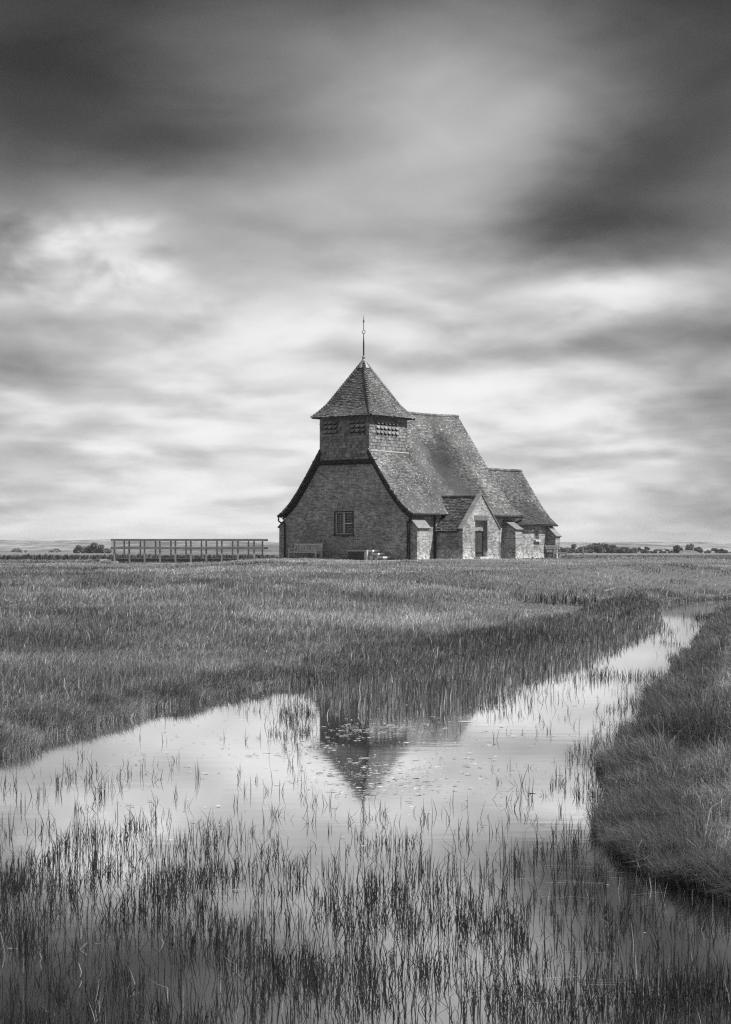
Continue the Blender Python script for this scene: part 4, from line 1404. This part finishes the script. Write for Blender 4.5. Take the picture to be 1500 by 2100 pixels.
# taller seed stems standing out of the turf
NB = 9000
dd = (8.0 ** -.5 + rng.random(NB) * (85.0 ** -.5 - 8.0 ** -.5)) ** (-2.0)
azm = rng.uniform(R(-13.5), R(13.5), NB)
x = np.sin(azm) * dd; y = np.cos(azm) * dd
keep = (shore(x, y) > .3) & ~in_church(x, y, 1.0) & (rng.random(NB) < np.clip((fbm(x * .3 + 3, y * .2, 2) - .3) * 3, .1, 1))
x, y, dd = x[keep], y[keep], dd[keep]; n = len(x)
g = blades('grass_stems', x, y, ground_z(x, y), rng.uniform(.18, .36, n) * (1 - .5 * sstep(40, 80, dd)), np.maximum(.003, .00028 * dd), rng.uniform(.2, .6, n), rng.normal(.2, 1.3, n), np.clip(rng.normal(.45, .3, n), 0, 1.1), M_GRASS)
tag(g, 'pale seed stems sticking up through the marsh grass', 'grass', kind='stuff')

# far rough grass and dark sedge strips beyond the church
N2 = 85000
dd = rng.uniform(100, 330, N2) ** 1.0
azm = rng.uniform(R(-20), R(20), N2)
x = np.sin(azm) * dd; y = np.cos(azm) * dd
sedge = (np.abs(y - 175 - .1 * x) < 9) & (x < -8)
keep = ~in_church(x, y, 1.0) & ~((np.abs(y - DB - 1.1) < 2.5) & (x > -17) & (x < -5)) & ((rng.random(N2) < .45) | sedge)
x, y, dd, sedge = x[keep], y[keep], dd[keep], sedge[keep]
n = len(x)
h = np.where(sedge, rng.uniform(.12, .5, n) * (.4 + 1.0 * vnoise(x * .35, y * .2)), rng.uniform(.05, .14, n))
w = .0011 * dd * rng.uniform(.6, 1.3, n)
tone = np.where(sedge, .085, .22) * rng.lognormal(0, .3, n) * (.6 + .8 * fbm(x * .05, y * .03))
g = blades("far_grass", x, y, ground_z(x, y), h, w, tone, rng.normal(0, 1, n), np.full(n, .3), M_GRASS)
tag(g, "far rough grass and dark sedge beyond the church", "grass", kind='stuff')

# dense emergent rushes between the field and the open water
N3 = 120000
bb0 = zone.min(0); bb1 = zone.max(0)
x = rng.uniform(bb0[0] - 1, bb1[0] + 1.5, N3 * 3); y = rng.uniform(bb0[1] - 1, bb1[1] + 3, N3 * 3)
x = x + 0
zi = inside(x, y, zone) | (inside(x, y - 2.5, zone)) | inside(x - .4, y - 5, zone)
edge = seg_dist(x, y, zone)
pat = fbm(x * .8, y * .5 + 11, 3)
inz = inside(x, y, zone)
p_keep = np.where(inz, np.clip(.45 + 1.3 * (pat - .3), .15, 1) * np.clip(.12 + edge * 1.1, 0, 1), np.where(zi & (shore(x, y) > 0), .35, np.where((edge < .4) & (y < 24), .03, 0)))
p_keep *= np.clip(24 / y, .25, 1.0)
keep = rng.random(N3 * 3) < p_keep
efac = np.where(inz, np.clip(.4 + edge * .8, 0, 1), .8)[keep]
x, y = x[keep], y[keep]
n = len(x); print("rushes", n)
z = np.maximum(ground_z(x, y), -.02)
h = rng.uniform(.12, .27, n) * (.7 + .6 * vnoise(x * 1.5, y * 1.2)) * efac
w = np.maximum(.005, .00036 * y) * rng.uniform(.7, 1.3, n)
tone = .105 * rng.lognormal(0, .5, n)
tone = np.where(rng.random(n) < .05, .45, tone)
g = blades("water_rushes", x, y, z, h, w, tone, rng.normal(.2, 1.2, n), np.abs(rng.normal(.15, .12, n)), M_REED)
tag(g, "dense upright rushes in the wet margin of the stream", "rushes", kind='stuff')

# single dark reeds standing in the open water, many of them kinked
def reeds(name, label, x, y, h, w, tone, kink):
    n = len(x)
    S_ = 5; K = 3
    V = np.zeros((n, S_, K, 3))
    ld = rng.uniform(0, 2 * math.pi, n)
    l1 = np.abs(rng.normal(.10, .09, n))
    kd = ld + rng.normal(math.pi, .7, n)
    kf = rng.uniform(.4, .85, n)
    cx_ = x.copy(); cy_ = y.copy(); cz_ = np.full(n, -.05)
    seg = (h + .05) / (S_ - 1)
    for s in range(S_):
        r = w / 2 * np.array([1, .95, .8, .55, .08])[s]
        for k in range(K):
            a = ld + 2 * math.pi * k / K
            V[:, s, k, 0] = cx_ + np.cos(a) * r; V[:, s, k, 1] = cy_ + np.sin(a) * r; V[:, s, k, 2] = cz_
        f = (s + 1) / (S_ - 1)
        bent = kink & (f > kf)
        ang_ = np.where(bent, rng.uniform(.5, 1.6, n) + .0, l1 * (1 + s * .5))
        dirn = np.where(bent, kd, ld)
        cx_ = cx_ + np.cos(dirn) * np.sin(ang_) * seg; cy_ = cy_ + np.sin(dirn) * np.sin(ang_) * seg; cz_ = cz_ + np.cos(ang_) * seg
    V = V.reshape(n, S_ * K, 3)
    Q = []
    for s in range(S_ - 1):
        for k in range(K):
            Q.append([s * K + k, s * K + (k + 1) % K, (s + 1) * K + (k + 1) % K, (s + 1) * K + k])
    Q = (np.arange(n)[:, None, None] * (S_ * K) + np.array(Q)[None]).reshape(-1, 4)
    o = fast_mesh(name, V.reshape(-1, 3), Q, None, M_REED, np.repeat(tone[:, None], S_ * K, 1).ravel())
    return tag(o, label, "reeds", kind='stuff')

NX = 90000
dd = rng.uniform(5.5, 24, NX); azm = rng.uniform(R(-20.2), R(20.2), NX)
x = np.tan(azm) * dd; y = dd
ppx = 750 + F * x / y; ppy = HZ + F * CZ / y
cl = fbm(x * 1.1 + 50, y * .75, 3); cl2 = vnoise(x * 3.2, y * 2.2)
# density: thick in the near shallows, thinning outwards, with bare patches
dens = .30 * (1 - sstep(8.4, 10.9, y + .25 * x * (x < 0))) + .12 * (1 - sstep(7.0, 8.8, y))
dens += .035 * (1 - sstep(10.5, 12.6, y))
dens *= np.clip((cl - .2) * 2.6, 0.55, 1.2) * np.clip((cl2 - .15) * 2.0, .15, 1.5)
dens *= 1 - .85 * sstep(.7, 1.3, x) * sstep(8.9, 9.5, y)
def band(cx0, cy0, rx, ry, amt):
    c = wpt(cx0, cy0); e = wpt(cx0, cy0 - ry)
    return amt * np.exp(-((x - c[0]) / (rx * c[1] / F)) ** 2 - ((y - c[1]) / (abs(e[1] - c[1]))) ** 2)
dens += band(1150, 1655, 90, 16, .35) * (cl2 > .4) + band(1250, 1640, 50, 30, .2)
dens += band(880, 1730, 120, 22, .30) * (cl2 > .45) + band(120, 1740, 110, 40, .22) * (cl2 > .4) + band(370, 1810, 60, 20, .5) * (cl2 > .3)
dens += band(280, 1700, 40, 20, .15) + band(190, 1620, 120, 25, .04) + band(620, 1510, 60, 18, .5) * (cl2 > .45) + band(600, 1460, 60, 20, .5) * (cl2 > .45)
dens += .012 * (y < 14.5) + .004 + .025 * (np.abs(ppx - 1180) < 260) * (ppy > 1395) * (ppy < 1520) * (cl2 > .4)
tsh = shore(x, y)
dens += .16 * (tsh > -.40) * (x > 0) * (y < 22) * (cl2 > .35) + .10 * (tsh > -.22) * (x < 0)
dens += .0 * y
dens *= 1 - .93 * (ppx > 645) * (ppx < 1000) * (ppy < 1640)
keep = (shore(x, y) < -.05) & (rng.random(NX) < dens) & ~inside(x, y, zone)
x, y = x[keep], y[keep]
# each becomes a little clump of one to four stems
rep = rng.integers(1, 6, len(x))
x = np.repeat(x, rep) + rng.normal(0, .017, rep.sum()); y = np.repeat(y, rep) + rng.normal(0, .02, rep.sum())
n = len(x); print("reeds", n)
h = rng.uniform(.02, .10, n) * (.7 + .7 * vnoise(x * 2, y * 2)) + .02
w = rng.uniform(.003, .006, n)
tone = .020 * rng.lognormal(0, .45, n)
tone = np.where(rng.random(n) < .03, .30, tone)
reeds("pond_reeds", "sparse dark kinked reeds standing in the open shallow water", x, y, h, w, tone, rng.random(n) < .38)

# thin stems in the bright upper stream
NX = 30000
y = rng.uniform(17, 46, NX); x = np.interp(y, [17, 22, 30, 38, 46], [.9, 1.8, 4.1, 6.0, 7.8]) + rng.normal(0, 1.1, NX)
cl = fbm(x * 1.4 + 20, y * .5, 3)
keep = (shore(x, y) < -.02) & ~inside(x, y, zone) & (rng.random(NX) < np.clip((cl - .55) * 2.2, .008, .7) * .35 + .8 * (cl > .42) * sum(np.exp(-((HZ + F * CZ / y - yc) / 5.0) ** 2) * np.clip((750 + F * x / y - xa) / 60, 0, 1) for yc, xa in ((1268, 1395), (1316, 1330), (1390, 1180), (1352, 1300))))
x, y = x[keep], y[keep]; n = len(x); print("stems", n)
reeds("stream_rushes", "thin scattered rushes in the bright upper stream", x, y, rng.uniform(.04, .16, n), np.maximum(.005, .0003 * y) * rng.uniform(.7, 1.2, n), .035 * rng.lognormal(0, .4, n), rng.random(n) < .2)

# floating leaves and straws
def flakes(n_try, fn, size, z=.004):
    vs = []; fs = []; tn = []
    return vs
NX = 90000
dd = rng.uniform(7, 21, NX); azm = rng.uniform(R(-11), R(11), NX)
x = np.tan(azm) * dd; y = dd
ppx = 750 + F * x / y; ppy = HZ + F * CZ / y
cl = fbm(x * 1.3 + 70, y * .8, 3)
dens = .55 * np.exp(-((ppx - 770) / 130) ** 2 - ((ppy - 1555) / 50) ** 2) + .75 * np.exp(-((ppx - 720) / 90) ** 2 - ((ppy - 1540) / 11) ** 2) + .4 * np.exp(-((ppx - 740) / 60) ** 2 - ((ppy - 1610) / 30) ** 2)
dens += .7 * np.exp(-((ppx - 850) / 110) ** 2 - ((ppy - 1497) / 10) ** 2) + .7 * np.exp(-((ppx - 800) / 140) ** 2 - ((ppy - 1465) / 8) ** 2)
dens *= np.clip((cl - .3) * 3, 0, 1.3)
dens += .02 * np.exp(-((ppy - 1580) / 90) ** 2) * (ppx > 150) * (cl > .45) + .0008 + .0028 * (y > 11) * (ppx < 1250)
keep = (shore(x, y) < -.1) & (rng.random(NX) < dens)
x, y = x[keep], y[keep]; n = len(x); print("flakes", n)
K = 6
rad = rng.lognormal(math.log(.0085), .45, n)
an = rng.uniform(0, 6.28, n)[:, None] + np.arange(K)[None] * 2 * math.pi / K
ra = rad[:, None] * rng.uniform(.5, 1.2, (n, K))
asp = rng.uniform(.8, 2.2, n)[:, None]
V = np.stack([x[:, None] + np.cos(an) * ra * asp, y[:, None] + np.sin(an) * ra, np.full((n, K), .004) + rng.uniform(0, .004, (n, K))], -1)
b = np.arange(n)[:, None] * K
Q = np.concatenate([np.concatenate([b, b + 1, b + 2, b + 3], 1), np.concatenate([b, b + 3, b + 4, b + 5], 1)])
o = fast_mesh("floating_weed", V.reshape(-1, 3), Q, None, M_WEED, np.repeat(rng.uniform(.35, 1.7, n)[:, None], K, 1).ravel())
tag(o, "small floating leaves and weed scattered on the water", "floating weed", kind='stuff')
NS = 34
vs = []; qs = []
for i in range(NS):
    cx_, cy_ = wpt(random.choice([random.uniform(1090, 1260), random.uniform(200, 700), random.uniform(1050, 1350)]), random.choice([random.uniform(1755, 1830), random.uniform(1900, 2080), random.uniform(1790, 1850)]))
    L_ = random.uniform(.05, .22); a_ = random.uniform(-.5, .5)
    ww = random.uniform(.0006, .0016)
    k0 = len(vs); bend = random.uniform(-.12, .12)
    for j in range(4):
        f = j / 3 - .5
        px1 = cx_ + math.cos(a_) * L_ * f; py1 = cy_ + math.sin(a_) * L_ * f + bend * L_ * (f * f)
        vs += [(px1, py1 - ww, .006), (px1, py1 + ww, .006)]
    for j in range(3): qs.append([k0 + 2 * j, k0 + 2 * j + 2, k0 + 2 * j + 3, k0 + 2 * j + 1])
o = fast_mesh("floating_straw", np.array(vs), np.array(qs), None, M_WEED, np.full(len(vs), 1.0))
tag(o, "pale straws drifting on the near water", "straw", kind='stuff')

# ------------------------------------------------------------------ haze
m, N, out = mat_new("haze_air")
pv = N.n('ShaderNodeVolumePrincipled')
pv.inputs['Color'].default_value = (.9, .9, .9, 1)
pv.inputs['Density'].default_value = 1.1e-4
N.link(pv.outputs[0], out.inputs['Volume'])
hb = MB(); hb.box((0, 2000, 7.5), (9400, 7000, 20))
o = hb.build("haze", m); tag(o, "thin pale haze over the far marsh", "haze", kind='stuff')
